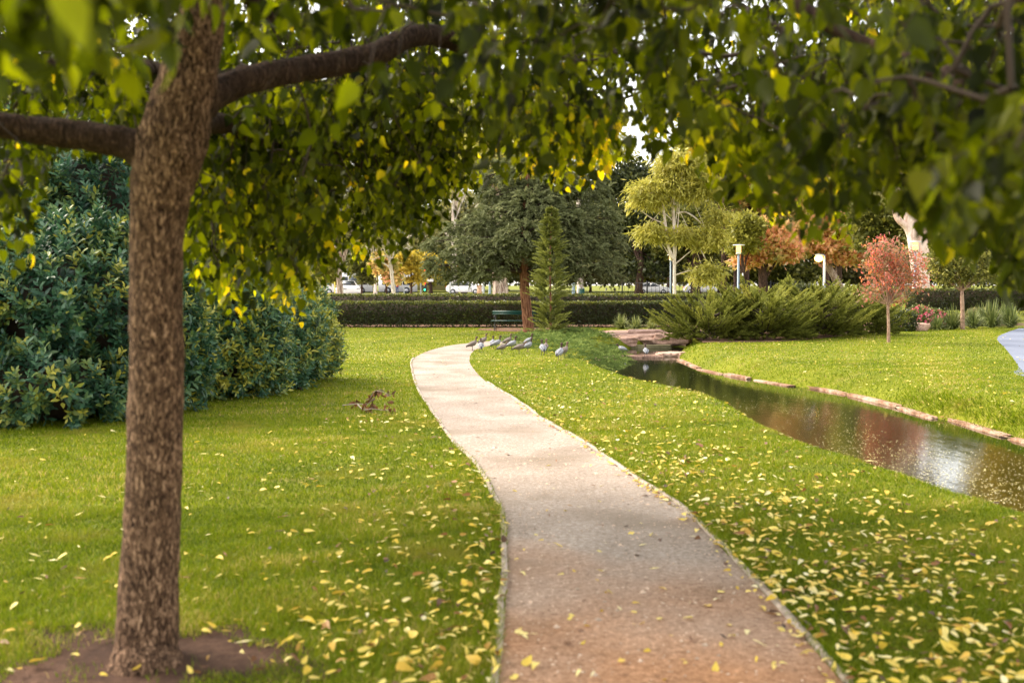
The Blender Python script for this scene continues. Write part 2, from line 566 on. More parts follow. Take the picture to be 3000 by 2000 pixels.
# ---------------------------------------------------------------- outlines on the ground
NEAR_PX = [(1690, 1055), (1745, 1078), (1830, 1107), (1900, 1122), (1970, 1136), (2040, 1153), (2096, 1176), (2134, 1204), (2181, 1237), (2237, 1260),
           (2321, 1298), (2461, 1340), (2601, 1387), (2742, 1438), (2882, 1480), (3000, 1520), (3250, 1620)]
near = np.array([G(a, b)[:2] for a, b in NEAR_PX] + [(4.3, 4.4), (4.7, 2.0), (4.8, -6)])
tn = norm(np.gradient(near, axis=0))
nrm_ = np.stack([-tn[:, 1], tn[:, 0]], -1)          # left of the travel direction = away from the near lawn
near_w = near + nrm_ * 0.42
FAR_PX = [(1989, 1055), (2064, 1085), (2134, 1099), (2199, 1111), (2321, 1132), (2414, 1143), (2555, 1174), (2648, 1200), (2718, 1221), (2812, 1239),
          (2906, 1267), (3000, 1295), (3400, 1400)]
far_w = np.array([G(a, b, -.35)[:2] for a, b in FAR_PX] + [(8.6, 7.4), (10.2, 2.5), (10.4, -6)])
TIP_PX = [(1991, 1035), (2004, 1020), (2012, 1012), (1966, 1008), (1829, 1022), (1740, 1036)]
tip = np.array([G(a, b, -.35)[:2] for a, b in TIP_PX])
WATER = np.concatenate([near_w, far_w[::-1], tip])
farline = np.concatenate([far_w[::-1], tip[:2]])
nearline = np.concatenate([tip[2:], near_w])


def hz(x, y):
    x = np.asarray(x, float); y = np.asarray(y, float)
    z = np.zeros(np.broadcast(x, y).shape)
    def sm(a, b, v):
        t = np.clip((v - a) / (b - a), 0, 1)
        return t * t * (3 - 2 * t)
    z = np.asarray(z + 1.32 * sm(50, 112, y) + 2.4 * sm(152, 330, y))
    m = (y < 46) & (x > -1) & (x < 13)
    x, y = np.broadcast_arrays(x, y)
    if np.any(m):
        xm, ym = np.atleast_1d(x[m]), np.atleast_1d(y[m])
        d = dist_line(xm, ym, WATER, True)
        inside = pip(xm, ym, WATER)
        dn = dist_line(xm, ym, nearline)
        df = dist_line(xm, ym, farline)
        w = np.where(dn < df, .42, 1.15)
        t = np.clip(d / w, 0, 1)
        s = 1 - (1 - t) ** 2.2
        out = -.37 * (1 - s)
        ins = -.37 - np.minimum(.4, d * .8)
        add = np.where(inside, ins, out)
        if z.ndim == 0:
            z = z + add[0]
        else:
            z[m] = z[m] + add
    return z


def grid_lines(lo, hi, segs):
    out = [lo]
    v = lo
    for a, b, st in segs:
        while v < b:
            v += st
            out.append(v)
    return np.array(out)


gx = grid_lines(-700, 700, [(-700, -60, 40), (-60, -4, 2.0), (-4, 13, .13), (13, 60, 2.0), (60, 700, 40)])
gy = grid_lines(-60, 900, [(-60, -4, 4), (-4, 4, .5), (4, 41, .15), (41, 180, 2.0), (180, 900, 30)])
X, Y = np.meshgrid(gx, gy)
Z = hz(X, Y)
nx, ny = len(gx), len(gy)
i, j = np.meshgrid(np.arange(nx - 1), np.arange(ny - 1))
q = (j * nx + i).ravel()
g = Geo().add(np.stack([X, Y, Z], -1).reshape(-1, 3), [np.stack([q, q + 1, q + nx + 1, q + nx], -1)])
tag(g.build('ground', M_LAWN, smooth=True), kind='structure')


def sheet(name, poly, z, mat, step=None):
    poly = np.asarray(poly)[:, :2]
    V = np.column_stack([poly, np.full(len(poly), z) if np.isscalar(z) else z])
    g = Geo().add(V, [np.arange(len(V))[None].copy()])
    o = g.build(name, mat)
    return tag(o, kind='structure')


def ribbon(name, A, B, z, mat, thick=0.0):
    """surface between two world polylines of equal length"""
    n = len(A)
    V = np.concatenate([np.column_stack([A, np.full(n, z) + hz(A[:, 0], A[:, 1])]), np.column_stack([B, np.full(n, z) + hz(B[:, 0], B[:, 1])])])
    k = np.arange(n - 1)
    return tag(Geo().add(V, [np.stack([k, k + 1, n + k + 1, n + k], -1)]).build(name, mat), kind='structure')


# water
m, nt, out = newmat('stream_water')
ge = N(nt, 'ShaderNodeNewGeometry')
mp = N(nt, 'ShaderNodeMapping')
mp.inputs['Scale'].default_value = (3.0, 1.2, 1)
no = N(nt, 'ShaderNodeTexNoise', Scale=1.2, Detail=3.0, Roughness=.5)
no2 = N(nt, 'ShaderNodeTexNoise', Scale=14.0, Detail=2.0)
ad = N(nt, 'ShaderNodeMath', operation='MULTIPLY_ADD')
ad.inputs[1].default_value = .30
bu = N(nt, 'ShaderNodeBump', Strength=.055, Distance=.05)
b = N(nt, 'ShaderNodeBsdfPrincipled', Roughness=.025, IOR=1.7)
b.inputs['Base Color'].default_value = (.008, .012, .005, 1)
nt.links.new(ge.outputs['Position'], mp.inputs[0]); nt.links.new(mp.outputs[0], no.inputs['Vector']); nt.links.new(mp.outputs[0], no2.inputs['Vector'])
nt.links.new(no2.outputs['Fac'], ad.inputs[0]); nt.links.new(no.outputs['Fac'], ad.inputs[2])
nt.links.new(ad.outputs[0], bu.inputs['Height']); nt.links.new(bu.outputs[0], b.inputs['Normal']); nt.links.new(b.outputs[0], out.inputs[0])
cen = WATER.mean(0)
o = sheet('water', np.concatenate([near + nrm_ * .2, farline[:1], farline[1:] + np.array([.25, .25]), tip[2:] + np.array([-.1, .2])]), -.35, m)

# gravel path
PL = [(1455, 2060), (1460, 2000), (1483, 1722), (1480, 1530), (1454, 1454), (1403, 1365), (1327, 1288), (1256, 1186), (1236, 1160), (1218, 1117), (1207, 1072), (1209, 1054),
      (1230, 1039), (1268, 1024), (1319, 1012), (1367, 1006), (1415, 1001), (1470, 998), (1520, 1001), (1556, 1010)]
PR = [(2520, 2060), (2468, 2000), (2245, 1747), (2015, 1505), (1945, 1455), (1875, 1409), (1709, 1295), (1594, 1231), (1530, 1185), (1492, 1160), (1426, 1120), (1390, 1084), (1376, 1060),
      (1378, 1042), (1384, 1032), (1396, 1024), (1430, 1014), (1470, 1008), (1518, 1008), (1556, 1013)]
def gline(px, n):
    w = np.array([G(a, b)[:2] for a, b in px])
    s = np.concatenate([[0], np.cumsum(np.linalg.norm(np.diff(w, axis=0), axis=1))])
    sp = smoothpts(w, 6)
    return sp
pl, pr = gline(PL, 0), gline(PR, 0)
pl0 = np.vstack([[pl[0] + (pl[0] - pl[1]) / np.linalg.norm(pl[0] - pl[1]) * 7], pl])
pr0 = np.vstack([[pr[0] + (pr[0] - pr[1]) / np.linalg.norm(pr[0] - pr[1]) * 7], pr])
PATH = np.concatenate([pl0, pr0[::-1]])
ribbon('path', pl0, pr0, .005, M_GRAVEL)


def kerb(name, line, side, w=.035, h=.022, s0=0, s1=None):
    line = line[s0:s1]
    t = norm(np.gradient(line, axis=0))
    nn = np.stack([-t[:, 1], t[:, 0]], -1) * side
    n = len(line)
    wv = (vnoise(np.column_stack([line, np.zeros(n)]), 2.5, 3) * .012)[:, None] * nn
    A, B = line + wv, line + nn * w + wv
    hh = h + vnoise(np.column_stack([line, np.zeros(n)]), 1.6, 5) * .008
    V = np.concatenate([np.column_stack([A, np.full(n, -.02)]), np.column_stack([A, hh]), np.column_stack([B, hh]), np.column_stack([B, np.full(n, -.02)])])
    k = np.arange(n - 1)
    Q = [np.stack([k + a * n, k + 1 + a * n, k + 1 + (a + 1) * n, k + (a + 1) * n], -1) for a in range(3)]
    return tag(Geo().add(V, Q).build(name, M_KERB), kind='structure')


kerb('path_kerb', pl0, 1, h=.02, s1=70)
kerb('path_kerb', pr0, -1, h=.02, s1=62)
# blue path at the right edge
bp = np.array([G(a, b)[:2] for a, b in [(2985, 962), (2955, 972), (2925, 985), (2921, 997), (2940, 1015), (2965, 1045), (2985, 1075), (3010, 1105)]])
bp = np.vstack([bp, bp[-1] + (1.2, -4)])
bq = bp + np.array([2.6, 0]) + np.linspace(0, 1, len(bp))[:, None] * np.array([1.0, 0])
ribbon('footpath', smoothpts(bp), smoothpts(bq), .006, M_BLUEPATH)
# soil round the near tree, mulch under hedge, bench and shrubs
def blob(cx, cy, rx, ry, n=40, wob=.18, seed=0):
    a = np.linspace(0, 2 * np.pi, n, endpoint=False)
    r = 1 + wob * (np.sin(3 * a + seed) * .5 + np.sin(5 * a + 2 * seed) * .3 + np.sin(9 * a + seed * 3) * .3)
    return np.column_stack([cx + rx * r * np.cos(a), cy + ry * r * np.sin(a)])
TB = G(428, 1950)
SOIL = blob(TB[0] - .05, TB[1] + .02, .72, .56, n=80, wob=.32, seed=1.3)
sheet('soil', SOIL, .006, M_SOIL)
BUSHBED = blob(-5.2, 15.3, 4.0, 3.7, seed=.5, wob=.04)
BENCHBED = blob(1.0, 44.2, 2.6, 2.9, seed=2.2)
sheet('soil', BENCHBED, .008, M_MULCH)
HB = np.array([(-14, 45.9), (12, 45.9), (12, 52), (-14, 52)], float)
sheet('soil', HB, .012, M_MULCH)
RB = np.array([G(a, b)[:2] for a, b in [(2060, 1003), (2150, 1003), (2300, 1001), (2420, 990), (2540, 975), (2640, 962), (2760, 958), (2900, 955), (3100, 953)]])
RBED = np.vstack([RB, [(28, 49), (30, 62), (8, 62), (7.2, 42)]])
sheet('soil', RBED, .010, M_MULCH)
ROCKBED = np.array([G(a, b)[:2] for a, b in [(1800, 990), (1830, 985), (1975, 983), (1995, 975), (1990, 966), (1790, 968), (1720, 975)]])
sheet('paving', ROCKBED, .014, M_ROCK)
# street
yy = np.array([118., 122, 128, 134, 140, 146, 150])
def strip(name, y0, y1, z, mat, x0=-160, x1=160):
    ys = np.linspace(y0, y1, 5)
    A = np.column_stack([np.full(5, x0), ys]).astype(float)
    B = np.column_stack([np.full(5, x1), ys]).astype(float)
    ribbon(name, A, B, z, mat)
strip('pavement', 113, 117.7, .14, M_PAVE)
strip('road', 118, 150, .02, M_ASPHALT)
strip('pavement', 92, 112, .03, M_PAVE, -60, -3)

# ---------------------------------------------------------------- grass
def lawn_mask(x, y):
    ok = ~pip(x, y, PATH) & ~pip(x, y, WATER) & ~pip(x, y, HB) & ~pip(x, y, RBED) & ~pip(x, y, ROCKBED)
    ok &= ~(pip(x, y, SOIL) & (vnoise(np.stack([x, y, x * 0], -1), 7.0, 77) + RNG.normal(0, .4, x.shape) < .75 - 1.1 * (dist_line(x, y, SOIL, True) < .12))) & ~(pip(x, y, BENCHBED) & (RNG.random(x.shape) > .1))
    bpoly = np.vstack([bp, bq[::-1]])
    ok &= ~pip(x, y, bpoly)
    ok &= y < 45.95
    return ok


def grass_zone(y0, y1, dens, h, w):
    n = int(dens * 0.5 * 1.14 * (y1 ** 2 - y0 ** 2))
    y = np.sqrt(RNG.uniform(y0 ** 2, y1 ** 2, n))
    x = RNG.uniform(-.57, .57, n) * y
    x = x - .1 * (y < 6)
    m = lawn_mask(x, y)
    x, y = x[m], y[m]
    n = len(x)
    z = hz(x, y)
    p = np.column_stack([x, y, z])
    pn = vnoise(p, 1.7, 9)
    pn2 = vnoise(p, 6.0, 19)
    hh = h * RNG.uniform(.5, 1.35, n) * (1 + .28 * pn + .35 * pn2)
    # longer grass hanging over the far bank
    m2 = (z < -.06)
    hh = np.where(m2, hh * 1.4, hh)
    lean = RNG.normal(size=(n, 2)) * .55
    rn = np.clip(.50 + .24 * pn + .20 * pn2 + RNG.normal(0, .24, n), 0, 1)
    a = RNG.uniform(0, np.pi, n)
    wd = np.column_stack([np.cos(a), np.sin(a), np.zeros(n)]) * (w * RNG.uniform(.6, 1.3, n))[:, None]
    mid = p + np.column_stack([lean * hh[:, None] * .35, hh * .6])
    tipv = p + np.column_stack([lean * hh[:, None] * 1.0, hh * .95])
    V = np.stack([p - wd / 2, p + wd / 2, mid + wd * .4, mid - wd * .4, tipv], 1).reshape(-1, 3)
    o = (np.arange(n) * 5)[:, None]
    return V, [np.array([[0, 1, 2, 3]]) + o, np.array([[3, 2, 4]]) + o], np.repeat(rn, 5)


g = Geo()
for args in [(3.2, 7.5, 10000, .038, .0042), (7.5, 13, 3200, .034, .007), (13, 24, 900, .030, .012), (24, 46, 220, .030, .022)]:
    g.add(*grass_zone(*args))
tag(g.build('grass', L_GRASS), 'short mown green lawn grass on both sides of the gravel path', 'grass', kind='stuff')

# tall overhanging tufts on the far bank and along the kerbs
g = Geo()
s = np.linspace(0, 1, 4200)
fl = smoothpts(far_w[5:15], 60)
idx = (len(fl) * (1 - RNG.random(4200) ** 1.6 * .8)).astype(int).clip(0, len(fl) - 1)
p0 = fl[idx] + np.column_stack([RNG.normal(.32, .2, len(idx)), RNG.normal(.30, .2, len(idx))])
z0 = hz(p0[:, 0], p0[:, 1])
base = np.column_stack([p0, z0])
ax = np.column_stack([RNG.normal(-.55, .4, len(idx)), RNG.normal(-.5, .4, len(idx)), RNG.uniform(.3, 1.1, len(idx))])
scatter(g, T_SLIV, base, ax, rdir(len(idx)), RNG.uniform(.06, .15, len(idx)), np.clip(RNG.normal(.3, .2, len(idx)), 0, 1), wide=.55)
for ln, sd in ((pl0, 1), (pr0, -1)):
    k = RNG.integers(1, 62, 3000)
    t = norm(np.gradient(ln, axis=0))[k]
    nn = np.stack([-t[:, 1], t[:, 0]], -1) * sd
    q = ln[k] + (ln[np.minimum(k + 1, len(ln) - 1)] - ln[k]) * RNG.random((len(k), 1)) + nn * RNG.uniform(.04, .10, (len(k), 1))
    ax = np.column_stack([-nn * RNG.uniform(-.3, .9, (len(k), 1)), RNG.uniform(.4, 1.2, len(k))])
    scatter(g, T_SLIV, np.column_stack([q, np.zeros(len(k))]), ax, rdir(len(k)), RNG.uniform(.03, .065, len(k)), np.clip(RNG.normal(.4, .2, len(k)), 0, 1), wide=.5)
tag(g.build('grass', L_GRASS), 'longer grass overhanging the far stream bank and the path kerbs', 'grass', kind='stuff')

# pebbles on the path
g = Geo()
n = 5200
yv = np.sqrt(RNG.uniform(3.4 ** 2, 11 ** 2, n)); xv = RNG.uniform(-.1, .36, n) * yv
m_ = pip(xv, yv, PATH)
xv, yv = xv[m_], yv[m_]; n = len(xv)
r_ = .0024 + RNG.exponential(.0027, n)
oc = np.array([[1, 0, 0], [0, 1, 0], [-1, 0, 0], [0, -1, 0], [0, 0, .8]], float)
Vp = np.column_stack([xv, yv, np.full(n, .006)])[:, None] + oc[None] * r_[:, None, None] * RNG.uniform(.7, 1.4, (n, 5, 1))
og = (np.arange(n) * 5)[:, None, None]
g.add(Vp.reshape(-1, 3), [(np.array([[0, 1, 4], [1, 2, 4], [2, 3, 4], [3, 0, 4]])[None] + og).reshape(-1, 3)])
tag(g.build('pebbles', plain('pebble', (.62, .47, .36), .9, var=.5, scale=3)), 'small loose stones on the gravel path', 'pebbles', kind='stuff')

# ---------------------------------------------------------------- fallen leaves
def leaf_spots():
    pts = []
    # right lawn drift, along a diagonal band in the grass between path and stream
    n = 6400
    py = RNG.uniform(1080, 2030, n)
    cx = 1560 + (py - 1080) * 1.28
    wd = 150 + (py - 1080) * .62
    px = cx + RNG.normal(0, 1, n) * wd
    w = np.clip((py - 1060) / 330, 0.08, 1) 
    wq = G(px, py)
    k = RNG.random(n) < w * .62 * np.clip(1 + .6 * vnoise(wq, 1.6, 15) + .5 * vnoise(wq, 5, 16), .1, 2)
    pts.append(np.column_stack([px[k], py[k]]))
    n = 640
    py = 1230 + 800 * RNG.random(n) ** 1.15
    px = 1480 - np.abs(RNG.normal(0, 380, n)) + 20
    k = (px > -50)
    pts.append(np.column_stack([px[k], py[k]]))
    n = 120
    pts.append(np.column_stack([RNG.uniform(0, 1200, n), RNG.uniform(1250, 2000, n)]))
    # along the right kerb
    kk = RNG.integers(3, 50, 240)
    q = pr0[kk] + (pr0[kk + 1] - pr0[kk]) * RNG.random((240, 1)) + RNG.normal(0, .035, (240, 2)) - np.array([.03, 0])
    w1 = G(pts[0][:, 0], pts[0][:, 1])[:, :2]; w2 = G(pts[1][:, 0], pts[1][:, 1])[:, :2]; w3 = G(pts[2][:, 0], pts[2][:, 1])[:, :2]
    n = 130
    py = RNG.uniform(1300, 2000, n); px = RNG.uniform(1400, 2450, n)
    w4 = G(px, py)[:, :2]
    w4 = w4[pip(w4[:, 0], w4[:, 1], PATH)]
    n = 1500   # specks on the far lawns
    py = RNG.uniform(985, 1250, n); px = RNG.uniform(950, 3050, n)
    w5 = G(px, py)[:, :2]
    w5 = w5[~pip(w5[:, 0], w5[:, 1], PATH)]
    return [w1, w2, w3, q, w4, w5]
LS = leaf_spots()
def okl(w, path_ok=False):
    k = ~pip(w[:, 0], w[:, 1], WATER) & ~pip(w[:, 0], w[:, 1], RBED) & ~pip(w[:, 0], w[:, 1], BUSHBED) & (w[:, 1] < 44)
    if not path_ok:
        k &= ~pip(w[:, 0], w[:, 1], PATH)
    return w[k]
LS = [okl(w, i in (3, 4)) for i, w in enumerate(LS)]
onpath = np.concatenate([LS[3], LS[4]])
lawnl = np.concatenate([LS[0], LS[1], LS[2]])
fleck = LS[5]
# leaf mesh variants shared by the single leaves
variants = []
for vi in range(10):
    r0 = [.18, .30, .42, .5, .58, .66, .74, .82, .9, .07][vi]
    g = Geo()
    curl = RNG.uniform(.1, .9)
    tv = T_HEART[0].copy()
    tv[:, 0] *= RNG.uniform(.45, .85)
    tv[:, 2] = curl * (tv[:, 0] ** 2) * 2.2 + .12 * np.sin(tv[:, 1] * 3 + vi) 
    tv[:, 1] -= .5
    tv[:, 2] -= tv[:, 2].min()
    g.add(tv, T_HEART[1], r0)
    o = g.build('fallen_leaf', L_FALLEN)
    variants.append(o.data)
    bpy.data.objects.remove(o)
allp = np.concatenate([onpath, lawnl])
isp = np.concatenate([np.ones(len(onpath), bool), np.zeros(len(lawnl), bool)])
allp_px = proj(np.column_stack([allp, np.zeros(len(allp))]))
inf = (allp_px[0] > 10) & (allp_px[0] < 2990) & (allp_px[1] < 1995)
order = np.argsort(np.where(inf, allp[:, 1], 99))
single = order[:300]
rest = order[300:]
for k in single:
    x, y = allp[k]
    vi = int(RNG.choice(10, p=[.10, .10, .10, .10, .12, .12, .11, .08, .07, .10]))
    o = bpy.data.objects.new('fallen_leaf', variants[vi])
    C.objects.link(o)
    z = .012 if isp[k] else .038
    o.location = (x, y, z)
    s_ = float(np.clip(RNG.lognormal(-3.05, .30), .022, .08))
    o.scale = (s_, s_, s_)
    o.rotation_euler = (RNG.normal(0, .22 if isp[k] else .4), RNG.normal(0, .22 if isp[k] else .4), RNG.uniform(0, 6.28))
    px_, py_, _ = proj(np.array([x, y, 0]))
    if isp[k]:
        tag(o, 'fallen leaf lying on the gravel path or against its kerb', 'leaf', 'fallen leaves on the near gravel path')
    elif px_ < 1500:
        tag(o, 'fallen leaf on the near lawn between the big tree trunk and the gravel path', 'leaf', 'fallen leaves on the near left lawn')
    else:
        tag(o, 'fallen leaf on the near lawn between the gravel path and the stream', 'leaf', 'fallen leaves on the near right lawn')
g = Geo()
rp = np.concatenate([allp[rest], fleck])
zz = np.concatenate([np.where(isp[rest], .014, .04), np.full(len(fleck), .045)])
zz = zz + hz(rp[:, 0], rp[:, 1])
n = len(rp)
a = RNG.uniform(0, 6.28, n)
ax = np.column_stack([np.cos(a), np.sin(a), RNG.normal(0, .25, n)])
nn = norm(np.column_stack([RNG.normal(0, .35, (n, 2)), np.ones(n)]))
rn = np.clip(np.where(RNG.random(n) < .16, RNG.uniform(0, .15, n), RNG.normal(.62, .2, n)), .0, 1)
sz = np.concatenate([np.clip(RNG.lognormal(-3.05, .30, len(rest)), .022, .08), RNG.uniform(.04, .08, len(fleck))])
scatter(g, T_HEART, np.column_stack([rp, zz]), ax, nn, sz, rn, wide=.66)
tag(g.build('fallen_leaves', L_FALLEN), 'scattered yellow and brown fallen leaves over the farther lawns', 'leaves', kind='stuff')

# floating specks on the stream
g = Geo()
n = 15000
px = RNG.uniform(1700, 3100, n); py = RNG.uniform(1060, 1520, n)
w = G(px, py, -.345)
k = pip(w[:, 0], w[:, 1], WATER) & (vnoise(w, 1.1, 4) + RNG.normal(0, .35, n) > .05)
w = w[k]; n = len(w)
a = RNG.uniform(0, 6.28, n)
scatter(g, T_OVAL, w, np.column_stack([np.cos(a), np.sin(a), np.zeros(n)]), np.tile([0, 0, 1.0], (n, 1)), RNG.uniform(.010, .03, n), RNG.uniform(.8, 1, n), wide=.6)
tag(g.build('floating_debris', L_FALLEN), 'pale specks and tiny leaves floating on the stream', 'debris', kind='stuff')


# dry slivers: gum leaves, grass clippings and bits of bark
g = Geo()
n = 2600
yv = np.sqrt(RNG.uniform(3.6 ** 2, 26 ** 2, n)); xv = RNG.uniform(-.52, .5, n) * yv
k = ~pip(xv, yv, WATER) & ~pip(xv, yv, BUSHBED)
xv, yv = xv[k], yv[k]; n = len(xv)
onp = pip(xv, yv, PATH)
a = RNG.uniform(0, 6.28, n)
zz = hz(xv, yv) + np.where(onp, .012, .036)
scatter(g, T_SLIV, np.column_stack([xv, yv, zz]), np.column_stack([np.cos(a), np.sin(a), RNG.normal(0, .12, n)]), norm(np.column_stack([RNG.normal(0, .3, (n, 2)), np.ones(n)])), RNG.uniform(.03, .10, n), np.where(RNG.random(n) < .45, RNG.uniform(0, .15, n), RNG.uniform(.8, 1, n)), wide=.9)
tag(g.build('leaf_litter', L_FALLEN), 'thin dry slivers of leaf and grass strewn over lawn and path', 'litter', kind='stuff')


# ---------------------------------------------------------------- the two canopy trees
def limb(g, rows, k=5, sides=10, wob=.05, m=0):
    """rows (px, py, D, radius in px at that depth)"""
    r = np.array(rows, float)
    p = P(r[:, 0], r[:, 1], r[:, 2])
    rad = r[:, 3] * r[:, 2] / F
    s = smoothpts(np.column_stack([p, rad]), k)
    V, Fs = tube(s[:, :3], s[:, 3], sides, wob=wob)
    g.add(V, Fs, .5, m)
    return s


OUT = np.array([(-600, 780), (-100, 820), (0, 850), (90, 820), (125, 560), (150, 470), (370, 465), (400, 640), (520, 700), (560, 830), (600, 880), (660, 960), (720, 965), (770, 880), (810, 880), (850, 965), (915, 950),
                (945, 830), (1050, 800), (1105, 800), (1150, 790), (1200, 760), (1240, 690), (1330, 650), (1395, 590), (1440, 540), (1560, 520), (1650, 565), (1760, 545), (1850, 480), (1930, 475), (2010, 490),
                (2060, 520), (2100, 610), (2170, 610), (2220, 620), (2280, 660), (2330, 715), (2490, 715), (2530, 640), (2600, 600), (2680, 650), (2740, 760), (2860, 800), (2900, 720), (2950, 900), (3010, 960), (3600, 1000)], float)


RL = np.array([(520, 300), (640, 262), (760, 226), (880, 204), (1000, 184), (1110, 155), (1190, 112), (1270, 104), (1380, 132)], float)
LL = np.array([(-100, 352), (0, 366), (110, 382), (220, 395), (320, 410), (400, 432)], float)
TL = np.array([(-100, 618), (60, 592), (190, 565), (320, 530), (430, 500), (530, 478), (650, 463), (2000, 440)], float)


def blocked(px, py, D, pad):
    """the crown is open in front of the trunk and the two big limbs"""
    far_c = (D > 2.4)
    b = far_c & (D < 4.9) & (np.abs(px - np.interp(py, TL[:, 0], TL[:, 1])) < 70 + pad * .2) & (py < 1500) & (py > 150)
    yc = py + pad * .4
    b |= far_c & (D < 6.0) & (px > 560) & (px < 1330) & (np.abs(yc - np.interp(px, RL[:, 0], RL[:, 1])) < 58)
    b |= (D < 2.4) & (px + pad * .3 > 540) & (px < 1500)
    b |= (D < 2.4) & (py + pad > 345) & (px < 1500)
    b |= far_c & (D < 4.8) & (px < 420) & (np.abs(yc - np.interp(px, LL[:, 0], LL[:, 1])) < 62)
    return b


def canopy(parent, limbs, regions, seed, yellow, shade_box=None):
    """regions: list of (count, px range, py range, D range); the leaves hang on twigs that grow from the nearest limb"""
    nodes = np.concatenate([l[:, :3] for l in limbs])
    org = []
    for cnt, xr, yr, dr in regions:
        n = cnt * 3
        D = dr[0] + (dr[1] - dr[0]) * RNG.random(n) ** .9
        px = RNG.uniform(*xr, n); py = RNG.uniform(*yr, n)
        p = P(px, py, D)
        lim = np.interp(px, OUT[:, 0], OUT[:, 1])
        drop = .36 * F / D
        ok = (py + drop * RNG.uniform(.75, 1.1, n) < lim)
        cl = vnoise(p, 2.6, seed)
        ok &= (cl + RNG.normal(0, .35, n) > -.28) | (D < 2.3)
        for hx, hy, hr in HOLES:
            ok &= np.hypot(px - hx, py + drop * .5 - hy) > hr
        ok &= p[:, 2] > 0.6
        org.append(p[ok][:cnt])
    if shade_box:  # unseen crown leaves above and behind the camera, added to block sun
        lo, hi, c_ = shade_box
        q = RNG.uniform(lo, hi, (c_, 3))
        qx, qy, qd = proj(q)
        org.append(q[(qy < -60) | (q[:, 1] < .2)])
    org = np.concatenate(org)
    d0 = np.min(np.linalg.norm(org[:, None] - nodes[None, ::2], axis=2), axis=1)
    org = org[np.argsort(d0)]
    allp = np.vstack([nodes, org])
    nb = len(nodes)
    par = np.full(len(allp), -1)
    for i in range(nb, len(allp)):
        par[i] = int(np.argmin(((allp[:i] - allp[i]) ** 2).sum(1) + np.where(np.arange(i) < nb, 0, .02) ))
    n = len(org)
    K = 15
    az = RNG.uniform(0, 2 * np.pi, n)
    dd = norm(np.column_stack([np.cos(az), np.sin(az), RNG.uniform(-.9, .25, n)]))
    L = RNG.uniform(.22, .46, n)
    t = (np.arange(K) + .6) / K
    pos = org[:, None] + dd[:, None] * (L[:, None, None] * t[None, :, None]) + np.array([0, 0, -1.0]) * (L[:, None, None] * .55 * (t ** 2)[None, :, None])
    stem = pos.copy()
    sgn = np.where(np.arange(K) % 2, 1, -1)[None, :, None]
    side = norm(np.cross(dd, [0, 0, 1.0]))[:, None] * sgn
    ax = side * .55 + dd[:, None] * .25 + np.array([0, 0, -1.0]) * RNG.uniform(.45, 1.5, (n, K, 1)) + RNG.normal(0, .28, (n, K, 3))
    nr = norm(dd[:, None] * .8 + RNG.normal(0, .6, (n, K, 3)) + np.array([0, 0, .5]))
    pos = pos + side * .03
    size = np.clip(RNG.normal(.058, .014, (n, K)), .025, .09)
    ox, oy, _ = proj(org)
    base_r = RNG.normal(.36, .15, n)
    # sunlight on parts of the crown, painted in as yellower leaf colour
    painted_sun = np.exp(-(((ox - 1760) / 280) ** 2 + ((oy - 430) / 120) ** 2)) * .62
    painted_sun += np.exp(-(((ox - 2400) / 200) ** 2 + ((oy - 600) / 120) ** 2)) * .48
    painted_sun += np.exp(-(((ox - 800) / 260) ** 2 + ((oy - 760) / 160) ** 2)) * .20
    rn = base_r[:, None] + painted_sun[:, None] + RNG.normal(0, .13, (n, K)) + (RNG.random((n, K)) < yellow) * .4
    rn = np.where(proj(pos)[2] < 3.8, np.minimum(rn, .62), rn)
    keep = RNG.random((n, K)) < .93
    pxl, pyl, dl = proj(pos)
    for hx, hy, hr in HOLES:
        keep &= np.hypot(pxl - hx, pyl + .04 * F / dl - hy) > hr
    limy = np.interp(pxl, OUT[:, 0], OUT[:, 1])
    keep &= (pyl + size * F / dl * .95 < limy + 18) | (dl < 1.2)
    keep &= ~blocked(pxl, pyl, dl, size * F / dl)
    has = keep.sum(1)
    alive = np.zeros(len(allp), bool)
    alive[:nb] = True
    for i in range(len(allp) - 1, nb - 1, -1):
        if has[i - nb] >= 3:
            alive[i] = True
        if alive[i] and par[i] >= nb:
            alive[par[i]] = True
    cnt = np.ones(len(allp))
    for i in range(len(allp) - 1, nb - 1, -1):
        if alive[i]:
            cnt[par[i]] += cnt[i]
    keep &= (has >= 3)[:, None]
    g = Geo()
    for i in range(nb, len(allp)):
        if not alive[i]:
            continue
        a, b_ = allp[par[i]], allp[i]
        Ln = np.linalg.norm(a - b_)
        mid = (a + b_) / 2 + RNG.normal(size=3) * Ln * .08 + np.array([0, 0, Ln * .06])
        r1 = .0020 + .0014 * math.sqrt(cnt[i])
        g.add(*tube([a, mid, b_], [r1 * 1.15, r1, r1 * .9], 4, cap=False))
        j = i - nb
        if has[j] >= 3:
            last = int(np.nonzero(keep[j])[0].max())
            k3 = [0, max(1, last // 2), max(2, last)]
            g.add(*tube(np.vstack([org[j], stem[j, k3]]), [.0026, .0022, .0016, .001], 3, cap=False))
    tw = g.build('twigs', M_TWIG, parent)
    k = keep.ravel()
    g = Geo()
    kk = np.nonzero(k)[0]
    T_FOLD = (T_HEART[0] * np.array([.72, 1.0, 1.0]) + np.column_stack([0 * T_HEART[0][:, 0], 0 * T_HEART[0][:, 0], np.abs(T_HEART[0][:, 0]) * .75 - .25 * T_HEART[0][:, 1] ** 2]), T_HEART[1])
    T_BENT = (T_HEART[0] * np.array([.85, .95, 1.0]) + np.column_stack([.12 * T_HEART[0][:, 1] ** 2, 0 * T_HEART[0][:, 0], .25 * T_HEART[0][:, 0] - .1 * T_HEART[0][:, 1]]), T_HEART[1])
    which = RNG.integers(0, 3, len(kk))
